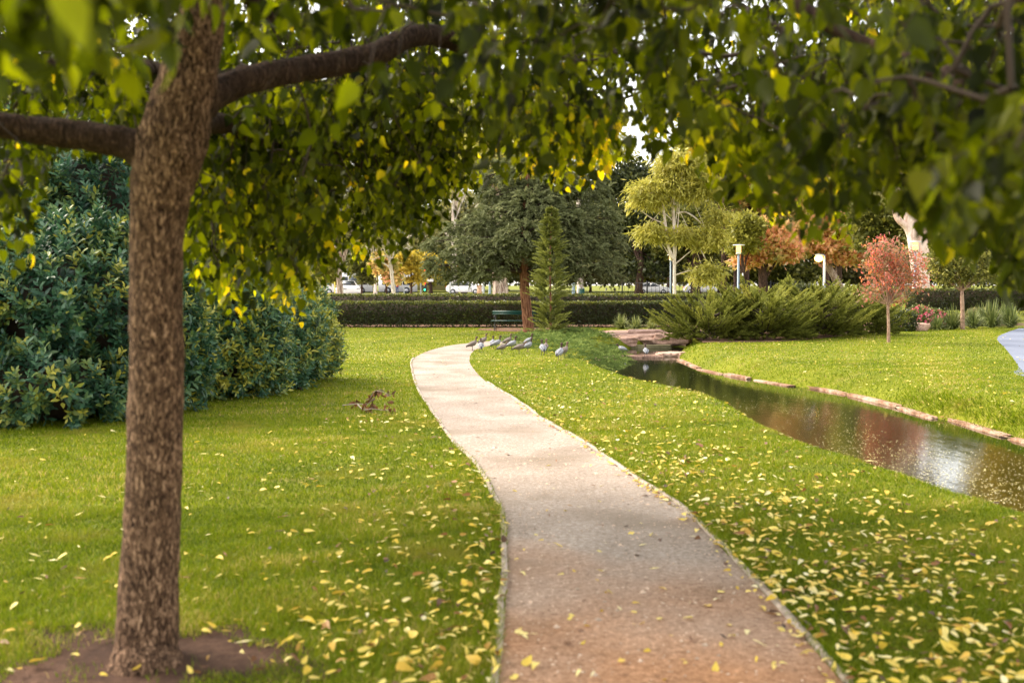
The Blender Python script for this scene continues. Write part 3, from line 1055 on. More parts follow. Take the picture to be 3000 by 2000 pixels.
    for q, TT in enumerate((T_HEART, T_FOLD, T_BENT)):
        k2 = kk[which == q]
        scatter(g, TT, pos.reshape(-1, 3)[k2], ax.reshape(-1, 3)[k2], nr.reshape(-1, 3)[k2], size.ravel()[k2], np.clip(rn.ravel()[k2], 0, 1))
    return g.build('foliage', L_CANOPY, parent, smooth=True)


HOLES = [(1845, 255, 13), (1852, 290, 15), (1862, 325, 16), (1850, 385, 24), (1872, 415, 18), (668, 320, 12), (1670, 190, 8), (2635, 185, 14), (2055, 205, 8), (2150, 160, 8), (1815, 180, 8), (2295, 205, 9), (2135, 280, 8)]
base1 = G(430, 1955)
t1 = thing('shade_tree', base1, 'large leafy tree in the left foreground with thick brown trunk rising from bare soil', 'tree')
g = Geo()
D0 = 4.4
trunk_rows = [(432, 2020, 4.36, 150), (428, 1968, 4.36, 122), (428, 1925, 4.38, 103), (430, 1880, D0, 92), (436, 1700, D0, 86), (447, 1500, D0, 80), (454, 1300, D0, 79), (459, 1000, D0, 76), (457, 800, D0, 74), (463, 650, D0, 78), (478, 530, D0, 90),
              (500, 430, D0, 100), (530, 320, D0, 90), (560, 190, D0, 78), (588, 60, D0, 68), (618, -100, 4.45, 58), (640, -400, 4.5, 40), (630, -900, 4.6, 24), (600, -1300, 4.6, 12)]
trunk_s = limb(g, trunk_rows, 6, 28, .035)
trunk_o = g.build('trunk', M_BARK, t1, smooth=True)
limbs1 = [trunk_s[60:]]
LIMBS = [[(470, 480, 4.4, 62), (400, 432, 4.38, 52), (320, 410, 4.36, 45), (220, 395, 4.35, 43), (110, 382, 4.33, 41), (0, 366, 4.3, 38), (-300, 320, 4.2, 30), (-800, 200, 4.1, 18)],
         [(530, 345, 4.42, 70), (600, 290, 4.45, 52), (660, 258, 4.55, 43), (760, 226, 4.7, 40), (880, 204, 4.9, 37), (1000, 184, 5.1, 36), (1110, 155, 5.3, 34), (1190, 112, 5.5, 32), (1270, 104, 5.7, 30), (1380, 132, 5.9, 27), (1500, 130, 6.2, 22), (1700, 60, 6.6, 16), (1900, -60, 7.0, 10)],
         [(540, 250, 4.45, 40), (430, 205, 4.55, 30), (330, 196, 4.65, 26), (200, 190, 4.8, 25), (60, 186, 4.9, 23), (-200, 150, 5.1, 18)],
         [(605, -80, 4.4, 40), (560, -240, 3.7, 30), (450, -380, 3.2, 30), (330, -330, 2.5, 26), (250, -230, 2.0, 20)],
         [(520, 380, 4.45, 50), (640, 360, 5.2, 30), (780, 410, 6.0, 24), (900, 436, 6.6, 24), (1000, 430, 7.2, 18), (1150, 400, 8.0, 14)],
         [(620, -80, 4.45, 36), (800, -220, 4.9, 30), (1050, -330, 5.5, 24), (1350, -380, 6.2, 18)],
         [(625, -150, 4.45, 30), (760, 20, 5.4, 24), (900, 60, 6.4, 20), (1150, 30, 7.4, 15)]]
for li, rows in enumerate(LIMBS):
    g = Geo()
    limbs1.append(limb(g, rows, 5, 14 if li < 3 else 9, .06))
    g.build('limb', M_BARK_SHADED, t1, smooth=True)
canopy(t1, limbs1, [
    (900, (-150, 1250), (-60, 640), (4.9, 9.5)),
    (760, (520, 1320), (150, 900), (5.2, 9.0)),
    (300, (1100, 1750), (-40, 540), (5.0, 8.5)),
    (480, (-500, 1600), (-1300, -40), (2.8, 8.0)),
    (60, (-200, 420), (60, 800), (3.9, 5.0)),
    (260, (-2200, -120), (-1000, 420), (3.2, 7.0)),  # unseen crown left of the frame, added to shade upper trunk and limbs
    (34, (-60, 500), (-330, -90), (1.5, 2.0)),
    (40, (380, 720), (-420, -120), (3.0, 4.1)),
    (150, (1380, 2050), (250, 560), (5.0, 8.5)),
    (30, (900, 1700), (-300, 60), (2.6, 4.0)),
], 31, .05, shade_box=((-5.2, -3.0, 2.9), (1.0, 4.2, 5.6), 900))

t2 = thing('shade_tree', (3.35, 2.9, 0), 'overhanging leafy tree whose dark branch and hanging leaves fill the upper right', 'tree')
g = Geo()
tr = np.array([(3.35, 2.9, -.05, .13), (3.34, 2.92, .5, .105), (3.3, 2.95, 1.2, .10), (3.28, 3.0, 1.9, .095), (3.2, 3.0, 2.6, .08), (3.15, 3.05, 3.4, .06), (3.1, 3.1, 4.4, .035), (3.0, 3.1, 5.2, .012)])
ts = smoothpts(tr, 5)
V, Fs = tube(ts[:, :3], ts[:, 3], 18, wob=.04)
g.add(V, Fs)
trunk2 = g.build('trunk', M_BARK, t2, smooth=True)
limbs2 = [ts[12:]]
def limbw(rows, k=5):
    s = smoothpts(np.array(rows, float), k)
    g = Geo()
    V, Fs = tube(s[:, :3], s[:, 3], 10, wob=.05)
    g.add(V, Fs)
    g.build('limb', M_BARKD, t2, smooth=True)
    limbs2.append(s)
def pw(px, py, D, r): return list(P(px, py, D)) + [r * D / F]
limbw([(3.28, 3.0, 1.75, .06), (2.7, 3.2, 2.05, .05), pw(3060, 350, 3.6, 29), pw(2960, 305, 3.7, 25), pw(2850, 268, 3.8, 22), pw(2745, 222, 3.9, 19), pw(2640, 165, 4.0, 18), pw(2520, 118, 4.1, 16), pw(2420, 72, 4.2, 18), pw(2330, 8, 4.3, 20), pw(2200, -80, 4.5, 14), pw(2000, -160, 4.8, 9)])
limbw([pw(2745, 222, 3.9, 14), pw(2830, 170, 4.1, 11), pw(2890, 100, 4.3, 9), pw(2940, 40, 4.4, 8)])
limbw([(3.3, 2.95, 2.1, .05), (2.8, 3.4, 2.3, .04), (2.6, 4.2, 2.5, .03), (2.2, 5.2, 2.7, .022), (1.6, 6.4, 2.9, .012)])
limbw([(3.2, 3.0, 2.6, .04), (2.4, 2.7, 2.9, .03), (1.6, 2.8, 3.1, .02), (.9, 3.2, 3.1, .01)])
limbw([(3.28, 3.0, 1.9, .04), (2.4, 2.5, 2.2, .03), (1.7, 2.3, 2.35, .02), (1.2, 2.4, 2.4, .01)])
canopy(t2, limbs2, [
    (700, (1600, 3200), (-60, 640), (4.2, 8.5)),
    (330, (1950, 3200), (150, 760), (3.6, 7.0)),
    (70, (2350, 3150), (-50, 560), (2.6, 3.6)),
    (16, (2600, 3100), (250, 520), (1.9, 2.5)),
    (60, (2880, 3200), (300, 900), (2.6, 4.5)),
    (420, (1500, 3600), (-1300, -40), (2.4, 7.5)),
    (26, (1500, 2200), (-200, 120), (2.6, 3.4)),
], 47, .05, shade_box=((.6, -1.2, 3.2), (5.2, 3.0, 5.6), 130))


# ---------------------------------------------------------------- generic trees and shrubs
def sph(n, up=0.0):
    v = rdir(n)
    v[:, 2] = np.where(v[:, 2] < -.35, -v[:, 2] * RNG.random(n), v[:, 2])
    return v


def tree(name, label, px, by, D, tr, lobes, leaf, T, lm, bm, ncl, nlf, cat='tree', group=None, droop=.0, clr=.55, forks=None, rnd=(.5, .2), lean=0.0, wide=1.0, nbr=16):
    """lobes: (px, py, rx_px, ry_px, dD) ellipsoids at depth D + dD; tr = trunk radius m"""
    b = P(px, by, D)
    b[2] = float(hz(b[0], b[1]))
    root = thing(name, b, label, cat, group)
    ncl = int(ncl * 1.5); nlf = int(nlf * 1.15)
    lob = []
    for lx, ly, rx, ry, dd in lobes:
        c = P(lx, ly, D + dd)
        s = (D + dd) / F
        lob.append((c, np.array([rx * s, rx * s * .85, ry * s])))
    topc = max(lob, key=lambda l: l[0][2])[0]
    mid = lob[0][0]
    h = mid[2]
    rows = [list(b + np.array([0, 0, -.1])) + [tr * 1.35], list(b + np.array([0, 0, .12 * h])) + [tr], [b[0] * .5 + mid[0] * .5 + lean, b[1], b[2] + .55 * (h - b[2]), tr * .8], list(mid) + [tr * .5], list(topc + np.array([0, 0, lob[0][1][2] * .4])) + [tr * .12]]
    s = smoothpts(np.array(rows), 5)
    g = Geo()
    V, Fs = tube(s[:, :3], s[:, 3], 12, wob=.06)
    g.add(V, Fs)
    tk = g.build('trunk', bm, root, smooth=True)
    vol = np.array([np.prod(l[1]) ** .67 for l in lob])
    pick = RNG.choice(len(lob), ncl, p=vol / vol.sum())
    cen = np.array([lob[k][0] for k in pick]); rad = np.array([lob[k][1] for k in pick])
    u = sph(ncl)
    rr = RNG.uniform(.45, 1.0, ncl) ** .6
    rr *= 1 + .18 * vnoise(u * 3 + cen, .9, 3)
    cp = cen + u * rad * rr[:, None]
    # branches
    g = Geo()
    for k in RNG.choice(ncl, min(nbr, ncl), replace=False):
        st = s[RNG.integers(len(s) // 3, len(s) - 3)]
        e = cp[k]
        mdl = (st[:3] + e) / 2 + np.array([0, 0, .08 * np.linalg.norm(e - st[:3])])
        V, Fs = tube(smoothpts([st[:3], mdl, e], 3), np.linspace(st[3] * .45, .012, 7), 5, cap=False)
        g.add(V, Fs)
    if forks:
        for rows2 in forks:
            r2 = np.array(rows2, float)
            pp = P(r2[:, 0], r2[:, 1], D + (r2[:, 3] if r2.shape[1] > 3 else 0))
            ss = smoothpts(np.column_stack([pp, r2[:, 2] * D / F]), 4)
            V, Fs = tube(ss[:, :3], ss[:, 3], 9, wob=.04)
            g.add(V, Fs)
    g.build('branches', bm, root, smooth=True)
    g = Geo()
    n = ncl * nlf
    cr = clr * rad.mean(1).mean() * .38
    off = RNG.normal(size=(ncl, nlf, 3)) * cr * np.array([1, 1, .6]) * RNG.uniform(.6, 1.3, (ncl, 1, 1))
    pos = (cp[:, None] + off).reshape(-1, 3)
    out_ = norm(np.repeat(u, nlf, 0) + RNG.normal(0, .7, (n, 3)) + np.array([0, 0, -droop]))
    rn = np.repeat(RNG.normal(rnd[0], rnd[1], ncl), nlf) + RNG.normal(0, .12, n)
    scatter(g, T, pos, out_, rdir(n), leaf * RNG.uniform(.6, 1.3, n), np.clip(rn, 0, 1), wide=wide)
    g.build('crown', lm, root)
    return root


def stem_shrub(name, label, cat, cx, cy, lobes, nshoot, leaf, lm, K=11, T=T_LANCE, group=None, L=.28, rnd=(.5, .18), core=.62, seed=1):
    z0 = float(hz(cx, cy))
    root = thing(name, (cx, cy, z0), label, cat, group)
    g = Geo()
    for k in range(14):
        lb = lobes[RNG.integers(len(lobes))]
        e = np.array(lb[0]) + rdir(1)[0] * np.array(lb[1]) * .6
        V, Fs = tube(smoothpts([(cx + RNG.normal(0, .25), cy + RNG.normal(0, .25), z0 - .05), (cx * .5 + e[0] * .5, cy * .5 + e[1] * .5, e[2] * .5), e], 3), np.linspace(.045, .012, 7), 6, cap=False)
        g.add(V, Fs)
    for c, r in lobes:      # dense shaded twig mass inside
        uu, vv = np.meshgrid(np.linspace(0, 2 * np.pi, 15)[:-1], np.linspace(.05, np.pi - .05, 9))
        Vc = np.stack([np.cos(uu) * np.sin(vv), np.sin(uu) * np.sin(vv), np.cos(vv)], -1)
        Vc = Vc * (1 + .12 * vnoise(Vc * 2, 1.5, 7))[..., None] * np.array(r) * core + np.array(c)
        Vc[..., 2] = np.maximum(Vc[..., 2], z0 + .02)
        i, j = np.meshgrid(np.arange(14), np.arange(8))
        g.add(Vc.reshape(-1, 3), [np.stack([j * 14 + i, j * 14 + (i + 1) % 14, (j + 1) * 14 + (i + 1) % 14, (j + 1) * 14 + i], -1).reshape(-1, 4)])
    g.build('stems', M_TWIG, root)
    w = np.array([r[0] * r[2] for c, r in lobes])
    pick = RNG.choice(len(lobes), nshoot, p=w / w.sum())
    cen = np.array([lobes[k][0] for k in pick], float); rad = np.array([lobes[k][1] for k in pick], float)
    u = rdir(nshoot)
    rr = 1 - np.abs(RNG.normal(0, .13, nshoot)) + .14 * vnoise(u * 2 + cen, 1.7, seed) + .11 * vnoise(u * 4 + cen, 3.3, seed + 3)
    bp_ = cen + u * rad * rr[:, None]
    ins = np.zeros(nshoot, bool)
    for k, (c, r) in enumerate(lobes):
        ins |= (np.sum(((bp_ - np.array(c)) / np.array(r)) ** 2, 1) < .62)
    ok = (bp_[:, 2] > z0 + .04) & ~ins
    bp_, u = bp_[ok], u[ok]
    n = len(bp_)
    d = norm(u * .8 + np.array([0, 0, .55]) + RNG.normal(0, .3, (n, 3)))
    t = np.linspace(.15, 1, K)[None, :, None]
    Ls = L * RNG.uniform(.6, 1.3, n)[:, None, None]
    pos = bp_[:, None] + d[:, None] * Ls * (t - .5)
    a = norm(np.cross(d, [.3, .2, 1.0])); b2 = np.cross(d, a)
    ph = (np.arange(K) * 2.4)[None, :, None] + RNG.uniform(0, 6, (n, 1, 1))
    rad_ = a[:, None] * np.cos(ph) + b2[:, None] * np.sin(ph)
    ax = norm(d[:, None] * (.35 + .7 * t) + rad_)
    nr = norm(d[:, None] + RNG.normal(0, .25, (n, K, 3)))
    sz = leaf * RNG.uniform(.65, 1.2, (n, K)) * (1.1 - .35 * t[..., 0])
    rn = np.clip((RNG.normal(rnd[0], rnd[1], n) + .16 * vnoise(bp_, 1.3, seed + 9))[:, None] + .24 * (t[..., 0] - .2) + RNG.normal(0, .10, (n, K)), 0, 1)
    g = Geo()
    scatter(g, T, pos.reshape(-1, 3), ax.reshape(-1, 3), nr.reshape(-1, 3), sz.ravel(), rn.ravel(), wide=1.15)
    hi = RNG.random(n) < .09
    g.build('foliage', lm, root, smooth=True)
    return root


# big teal-leaved shrubs at the left
def W(px, py, D): return list(P(px, py, D))
def lobe(px, py, D, rx, ry, rd=None):
    s = D / F
    return (W(px, py, D), (rx * s, (rd if rd else rx * s * .9), ry * s))
stem_shrub('laurel_shrub', 'tall dense teal-green shrub behind the big trunk at the left edge', 'shrub', -6.9, 14.8,
           [lobe(-60, 860, 14.2, 330, 430), lobe(210, 960, 13.4, 300, 330), lobe(300, 680, 15.2, 300, 330), lobe(60, 620, 15.5, 320, 300), lobe(430, 1000, 13.9, 190, 260), lobe(-250, 1000, 13.0, 300, 330), lobe(140, 1130, 12.9, 300, 170)],
           19000, .135, L_LAUREL, rnd=(.46, .20), seed=2)
stem_shrub('laurel_shrub', 'lower spreading teal-green shrub between the big trunk and the lawn before the hedge', 'shrub', -3.9, 17.0,
           [lobe(620, 1010, 15.8, 210, 240), lobe(760, 1000, 17.2, 190, 190), lobe(880, 1020, 18.6, 115, 120), lobe(700, 900, 18.0, 200, 130), lobe(560, 900, 17.0, 170, 230), lobe(840, 930, 18.2, 120, 105)],
           12000, .125, L_LAUREL, rnd=(.60, .20), seed=5)


# hedges
def hedge(name, label, x0, x1, y0, y1, h, n, leaf=.06, zb=None, rnd=.5):
    z0 = float(hz((x0 + x1) / 2, y0)) if zb is None else zb
    root = thing(name, ((x0 + x1) / 2, (y0 + y1) / 2, z0), label, 'hedge')
    g = Geo()
    V, Q = box(((x0 + x1) / 2, (y0 + y1) / 2, z0 + h / 2 + .06), (x1 - x0 - .2, y1 - y0 - .2, h - .24))
    g.add(V, Q)
    for k in range(int((x1 - x0) * 1.2)):
        xx = RNG.uniform(x0, x1); yb = y0 + RNG.uniform(.08, .3)
        V, Fs = tube([(xx, yb + .1, z0 - .02), (xx + RNG.normal(0, .05), yb, z0 + .25), (xx + RNG.normal(0, .12), yb, z0 + .6)], [.018, .014, .008], 5, cap=False)
        g.add(V, Fs)
    g.build('stems', M_TWIG, root)
    lx, ly = x1 - x0, y1 - y0
    fa = np.array([lx * h, lx * ly, ly * h, ly * h])
    f = RNG.choice(4, n, p=fa / fa.sum())
    a, b = RNG.random(n), RNG.random(n)
    p = np.zeros((n, 3)); nr = np.zeros((n, 3))
    p[:, 0] = np.where(f < 2, x0 + a * lx, np.where(f == 2, x0, x1))
    p[:, 1] = np.where(f == 0, y0, np.where(f == 1, y0 + b * ly, y0 + a * ly))
    p[:, 2] = z0 + np.where(f == 1, h, .03 + b * (h - .03))
    nr[f == 0] = (0, -1, 0); nr[f == 1] = (0, 0, 1); nr[f == 2] = (-1, 0, 0); nr[f == 3] = (1, 0, 0)
    dep = np.abs(RNG.normal(0, .05, n)) - .05 * vnoise(p, 3.0, 6) - .03 * vnoise(p, 9.0, 8)
    p -= nr * dep[:, None]
    low = (p[:, 2] - z0) < .14
    ok = ~(low & (vnoise(p, 5, 12) + RNG.normal(0, .3, n) > .1))
    p, nr, f = p[ok], nr[ok], f[ok]
    n = len(p)
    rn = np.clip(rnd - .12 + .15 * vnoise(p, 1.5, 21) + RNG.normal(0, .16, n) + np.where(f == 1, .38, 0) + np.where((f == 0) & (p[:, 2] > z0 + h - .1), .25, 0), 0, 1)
    ax = norm(nr * .6 + RNG.normal(0, .7, (n, 3)) + np.array([0, 0, .3]))
    g = Geo()
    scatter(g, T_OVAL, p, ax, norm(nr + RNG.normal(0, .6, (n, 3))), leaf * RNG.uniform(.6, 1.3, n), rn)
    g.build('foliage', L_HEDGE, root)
    return root


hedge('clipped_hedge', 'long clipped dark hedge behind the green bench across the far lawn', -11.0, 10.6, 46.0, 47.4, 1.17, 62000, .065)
hedge('clipped_hedge', 'second clipped hedge just behind the long dark one, only its top showing', -14, 17.0, 50.4, 51.6, 1.47, 34000, .085, zb=.02)
hedge('clipped_hedge', 'low clipped hedge behind the strappy plants on the right', 22.4, 32, 55.5, 56.8, 1.35, 24000, .07, zb=.45)

# the big grey-green conifer with the bare red-brown trunk
def conifer():
    D = 40.0
    b = P(1549, 975, D); b[2] = 0
    root = thing('cypress_tree', b, 'broad grey-green conifer with a bare reddish trunk beside the bench', 'tree')
    rows = [(1550, 984, D, 22), (1549, 972, D, 17), (1545, 930, D, 15), (1540, 880, D, 14.5), (1537, 840, D, 14), (1536, 760, D, 13), (1540, 620, D, 10), (1550, 480, D, 6), (1560, 380, D, 2)]
    g = Geo()
    s = limb(g, rows, 5, 14, .08)
    g.build('trunk', M_BARK2, root, smooth=True)
    lob = [(1310, 775, 75, 34, -.8), (1290, 720, 50, 30, 0), (1380, 730, 80, 40, -1), (1420, 795, 75, 28, -1.2), (1360, 800, 70, 26, 0), (1370, 670, 70, 36, .4), (1440, 640, 75, 40, -.8), (1470, 730, 70, 42, -1.4), (1500, 790, 60, 24, .8),
           (1540, 690, 80, 50, -1.5), (1560, 600, 90, 50, -.9), (1480, 560, 80, 45, .2), (1620, 740, 75, 45, -1.2), (1640, 800, 70, 24, -.6), (1650, 650, 80, 45, -.8), (1700, 720, 70, 40, -.8), (1710, 790, 60, 26, -1), (1770, 770, 60, 34, -.4), (1790, 810, 45, 20, 0),
           (1740, 640, 75, 45, 0), (1790, 700, 50, 40, .4), (1640, 550, 90, 45, .2), (1720, 550, 70, 40, .3), (1560, 500, 100, 50, 0), (1660, 470, 80, 40, .4), (1440, 500, 60, 35, .6), (1550, 640, 160, 120, 1.2), (1500, 740, 120, 60, 1.0), (1680, 700, 100, 80, 1.2)]
    g = Geo(); gb = Geo()
    for lx, ly, rx, ry, dd in lob:
        c = P(lx, ly, D + dd); r = np.array([rx, rx * .8, ry]) * D / F
        n = int(rx * ry / 19)
        u = rdir(n)
        rr = RNG.uniform(.5, 1.05, n) ** .5 * (1 + .12 * vnoise(u * 2 + c, 2.2, 4))
        p = c + u * r * rr[:, None]
        d = norm(u * np.array([1, 1, .5]) + RNG.normal(0, .4, (n, 3)) + np.array([0, 0, .12]))
        plumes(g, p - d * .2, d, RNG.uniform(.28, .55, n), 34, np.clip(RNG.normal(.5, .17, n) + .12 * u[:, 2], 0, 1), droop=.35, size=.13, spread=1.25, wide=2.0)
        st = s[np.argmin(np.abs(s[:, 2] - c[2]))]
        for q in range(3):
            e = c + rdir(1)[0] * r * .7
            V, Fs = tube(smoothpts([st[:3], (st[:3] + e) / 2 + (0, 0, .15), e], 3), np.linspace(.07, .015, 7), 5, cap=False)
            gb.add(V, Fs)
    gb.build('branches', M_TWIG, root)
    g.build('crown', L_CONIF, root)
conifer()

# young feathery cypress in front
def young():
    D = 35.6
    b = P(1612, 990, D); b[2] = 0
    root = thing('young_cypress', b, 'slender young cypress with feathery sprays in front of the broad conifer', 'tree')
    h = 4.7
    g = Geo()
    V, Fs = tube([b + (0, 0, -.05), b + (.02, 0, .9), b + (-.02, 0, 2.6), b + (.05, 0, h)], [.05, .035, .022, .008], 8)
    g.add(V, Fs)
    g.build('trunk', M_BARK2, root, smooth=True)
    g = Geo()
    n = 430
    t = RNG.uniform(.03, 1, n) ** .95
    az = RNG.uniform(0, 2 * np.pi, n)
    wdt = (.62 * (1 - t) ** .7 * np.where(t < .15, .6, 1) + .10) * (1 + .35 * np.sin(t * 21) * (1 - t))
    d = np.column_stack([np.cos(az), np.sin(az), RNG.uniform(.25, .9, n)])
    p = b + np.column_stack([np.cos(az) * wdt * .35, np.sin(az) * wdt * .35, t * h - .1])
    plumes(g, p, d, wdt * RNG.uniform(.5, 1.6, n), 44, np.clip(RNG.normal(.5, .18, n), 0, 1), droop=.12, size=.13, spread=1.0, wide=1.6)
    g.build('crown', L_YOUNGC, root)
young()


def juniper(px, by, D, w, h, label, n=330, tip=.5):
    n = int(n * 1.7)
    n = int(n)
    b = P(px, by, D); b[2] = float(hz(b[0], b[1]))
    root = thing('juniper_shrub', b, label, 'shrub', 'spreading junipers beyond the stream')
    g = Geo(); gb = Geo()
    na = int(n / 9)
    az = RNG.uniform(0, 2 * np.pi, na)
    lay = RNG.random(na)
    La = (w * .5) * RNG.uniform(.65, 1.15, na) * (1 - .35 * lay)
    d = norm(np.column_stack([np.cos(az), np.sin(az) * .85, .12 + .35 * lay]))
    st = b + np.column_stack([np.cos(az) * .15 * w * RNG.random(na), np.sin(az) * .12 * w * RNG.random(na), .08 + lay * h * .62])
    for k in range(na):
        tt = np.linspace(0, 1, 6)[:, None]
        ln = st[k] + d[k] * La[k] * tt + np.array([0, 0, 1.0]) * (.30 * La[k] * tt ** 2 - .12 * La[k] * tt)
        gb.add(*tube(ln, np.linspace(.03, .006, 6), 5, cap=False))
    m_ = 15
    t_ = np.linspace(.18, 1, m_)[None, :, None]
    pa = st[:, None] + d[:, None] * La[:, None, None] * t_ + np.array([0, 0, 1.0]) * (La[:, None, None] * (.30 * t_ ** 2 - .12 * t_))
    sd = norm(np.cross(d, [0, 0, 1.0]))[:, None] * np.where(np.arange(m_) % 2, 1, -1)[None, :, None]
    dv = d[:, None] * .9 + sd * (.75 * (1.15 - t_)) + np.array([0, 0, 1.0]) * (.10 + .25 * t_) + RNG.normal(0, .12, (na, m_, 3))
    ll = La[:, None] * .34 * (1.25 - .6 * t_[..., 0]) * RNG.uniform(.7, 1.3, (na, m_))
    rn_ = np.clip(RNG.normal(.42, .15, na)[:, None] + .18 * (t_[..., 0] - .4) + .15 * (lay[:, None] - .5), 0, 1) * np.ones((na, m_))
    plumes(g, pa.reshape(-1, 3), dv.reshape(-1, 3), ll.ravel(), 40, rn_.ravel(), droop=-.03, size=.085, spread=1.0, wide=2.2)
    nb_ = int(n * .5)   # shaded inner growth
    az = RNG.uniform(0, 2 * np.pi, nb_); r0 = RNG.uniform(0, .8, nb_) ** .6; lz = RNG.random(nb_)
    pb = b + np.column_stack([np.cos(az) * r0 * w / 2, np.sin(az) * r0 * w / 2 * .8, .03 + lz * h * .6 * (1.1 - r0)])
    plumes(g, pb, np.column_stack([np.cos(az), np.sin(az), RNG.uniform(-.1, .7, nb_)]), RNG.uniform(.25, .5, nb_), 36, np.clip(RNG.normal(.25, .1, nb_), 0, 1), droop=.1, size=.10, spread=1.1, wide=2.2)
    gb.build('stems', M_TWIG, root)
    g.build('foliage', L_JUNI, root)


juniper(2080, 1000, 34.5, 3.4, 1.45, 'leftmost juniper, its sprays leaning over the sandstone ledge', 340)
juniper(2240, 1000, 34.8, 3.4, 1.75, 'juniper with rough upright sprays behind the tip of the far lawn', 400)
juniper(2190, 960, 38.5, 3.2, 2.25, 'tallest juniper peak, in front of the tall lit lamp post', 330)
juniper(2400, 985, 36.5, 3.3, 1.9, 'juniper between the bright lamp post and the far lawn', 400)
juniper(2330, 950, 40, 3.6, 2.0, 'rearmost juniper below the dark rounded bushes', 320)
juniper(2520, 978, 38.5, 3.0, 1.9, 'rightmost juniper, behind the small red maple', 330)

# low groundcover round the young cypress and down to the water
g = Geo()
cp_ = np.array([G(a, b)[:2] for a, b in [(1440, 1004), (1500, 992), (1560, 985), (1640, 978), (1760, 980), (1830, 1000), (1838, 1020), (1800, 1040), (1740, 1048), (1690, 1058), (1640, 1040), (1580, 1028), (1530, 1014), (1470, 1006)]])
n = 9000
x = RNG.uniform(cp_[:, 0].min(), cp_[:, 0].max(), n); y = RNG.uniform(cp_[:, 1].min(), cp_[:, 1].max(), n)
k = pip(x, y, cp_)
x, y = x[k][:1500], y[k][:1500]
dd = dist_line(x, y, cp_, True)
zt = np.minimum(dd * .55, .30) * (.75 + .25 * vnoise(np.column_stack([x, y, x * 0]), 2, 3))
z = np.maximum(hz(x, y), -.33) + zt
n = len(x)
az = RNG.uniform(0, 6.28, n)
plumes(g, np.column_stack([x, y, z - .03]), np.column_stack([np.cos(az), np.sin(az) - .5, RNG.uniform(0, .6, n)]), RNG.uniform(.25, .45, n), 26, np.clip(RNG.normal(.5, .18, n), 0, 1), droop=.25, size=.09, spread=1.1, wide=1.4)
tag(g.build('ground_cover', L_COVER), 'low spreading green conifer ground cover beside the pond under the young cypress', 'ground cover', kind='stuff')

# ---------------------------------------------------------------- small trees on the far lawn
def small_tree(name, label, px, by, D, fork_y, tr, lobes, leaf, lm, bm, ncl, nlf, tubes=9, rnd=(.5, .25), T=T_SLIV, droop=.3, wide=2.2):
    b = P(px, by, D); b[2] = float(hz(b[0], b[1]))
    root = thing(name, b, label, 'tree')
    f = P(px - 2, fork_y, D)
    g = Geo()
    V, Fs = tube(smoothpts([b + (0, 0, -.05), b + (0, 0, .05), (b + f) / 2 + (.01, 0, 0), f], 4), np.linspace(tr * 1.25, tr * .85, 13), 10, wob=.05)
    g.add(V, Fs)
    g.build('trunk', bm, root, smooth=True)
    gb, gl = Geo(), Geo()
    for lx, ly, rx, ry in lobes:
        c = P(lx, ly, D); r = np.array([rx, rx * .9, ry]) * D / F
        for k in range(tubes):
            e = c + rdir(1)[0] * r * .8
            m1 = f * .5 + e * .5 + rdir(1)[0] * .08
            V, Fs = tube(smoothpts([f, m1, e], 4), np.linspace(tr * .45, .006, 9), 5, cap=False)
            gb.add(V, Fs)
        n = int(ncl * rx * ry / 3000)
        u = rdir(n)
        p = c + u * r * (RNG.uniform(.25, 1, n) ** .6)[:, None]
        off = RNG.normal(0, .13, (n, nlf, 3)) * RNG.uniform(.5, 1.5, (n, 1, 1))
        pos = (p[:, None] + off).reshape(-1, 3)
        nn = len(pos)
        rn = np.repeat(RNG.normal(rnd[0], rnd[1], n), nlf) + RNG.normal(0, .12, nn)
        scatter(gl, T, pos, norm(RNG.normal(0, .7, (nn, 3)) + np.array([0, 0, -droop])), rdir(nn), leaf * RNG.uniform(.6, 1.3, nn), np.clip(rn, 0, 1), wide=wide)
    gb.build('branches', bm, root)
    gl.build('crown', lm, root)


M_BARKT = barkmat('tan_bark', (.22, .13, .09), (.36, .23, .16), (.48, .33, .25), (12, 12, 3), .3)
small_tree('red_maple', 'small young tree with red and orange autumn leaves on the far lawn', 2603, 1004, 32.3, 892, .048,
           [(2600, 740, 62, 48), (2660, 770, 52, 45), (2570, 760, 42, 45), (2600, 810, 75, 50), (2680, 830, 40, 35), (2550, 850, 35, 22), (2625, 870, 32, 22)], .115, L_RED, M_BARKT, 36, 30, tubes=5, rnd=(.52, .32))
small_tree('young_tree', 'young tree with a bare forked brown trunk and thin green crown before the strappy plants', 2820, 960, 43.5, 852, .085,
           [(2820, 760, 90, 60), (2760, 775, 60, 45), (2890, 785, 70, 45), (2820, 690, 80, 60), (2800, 810, 60, 28)], .17, L_MID, M_BARKT, 130, 17, tubes=4, rnd=(.6, .2))

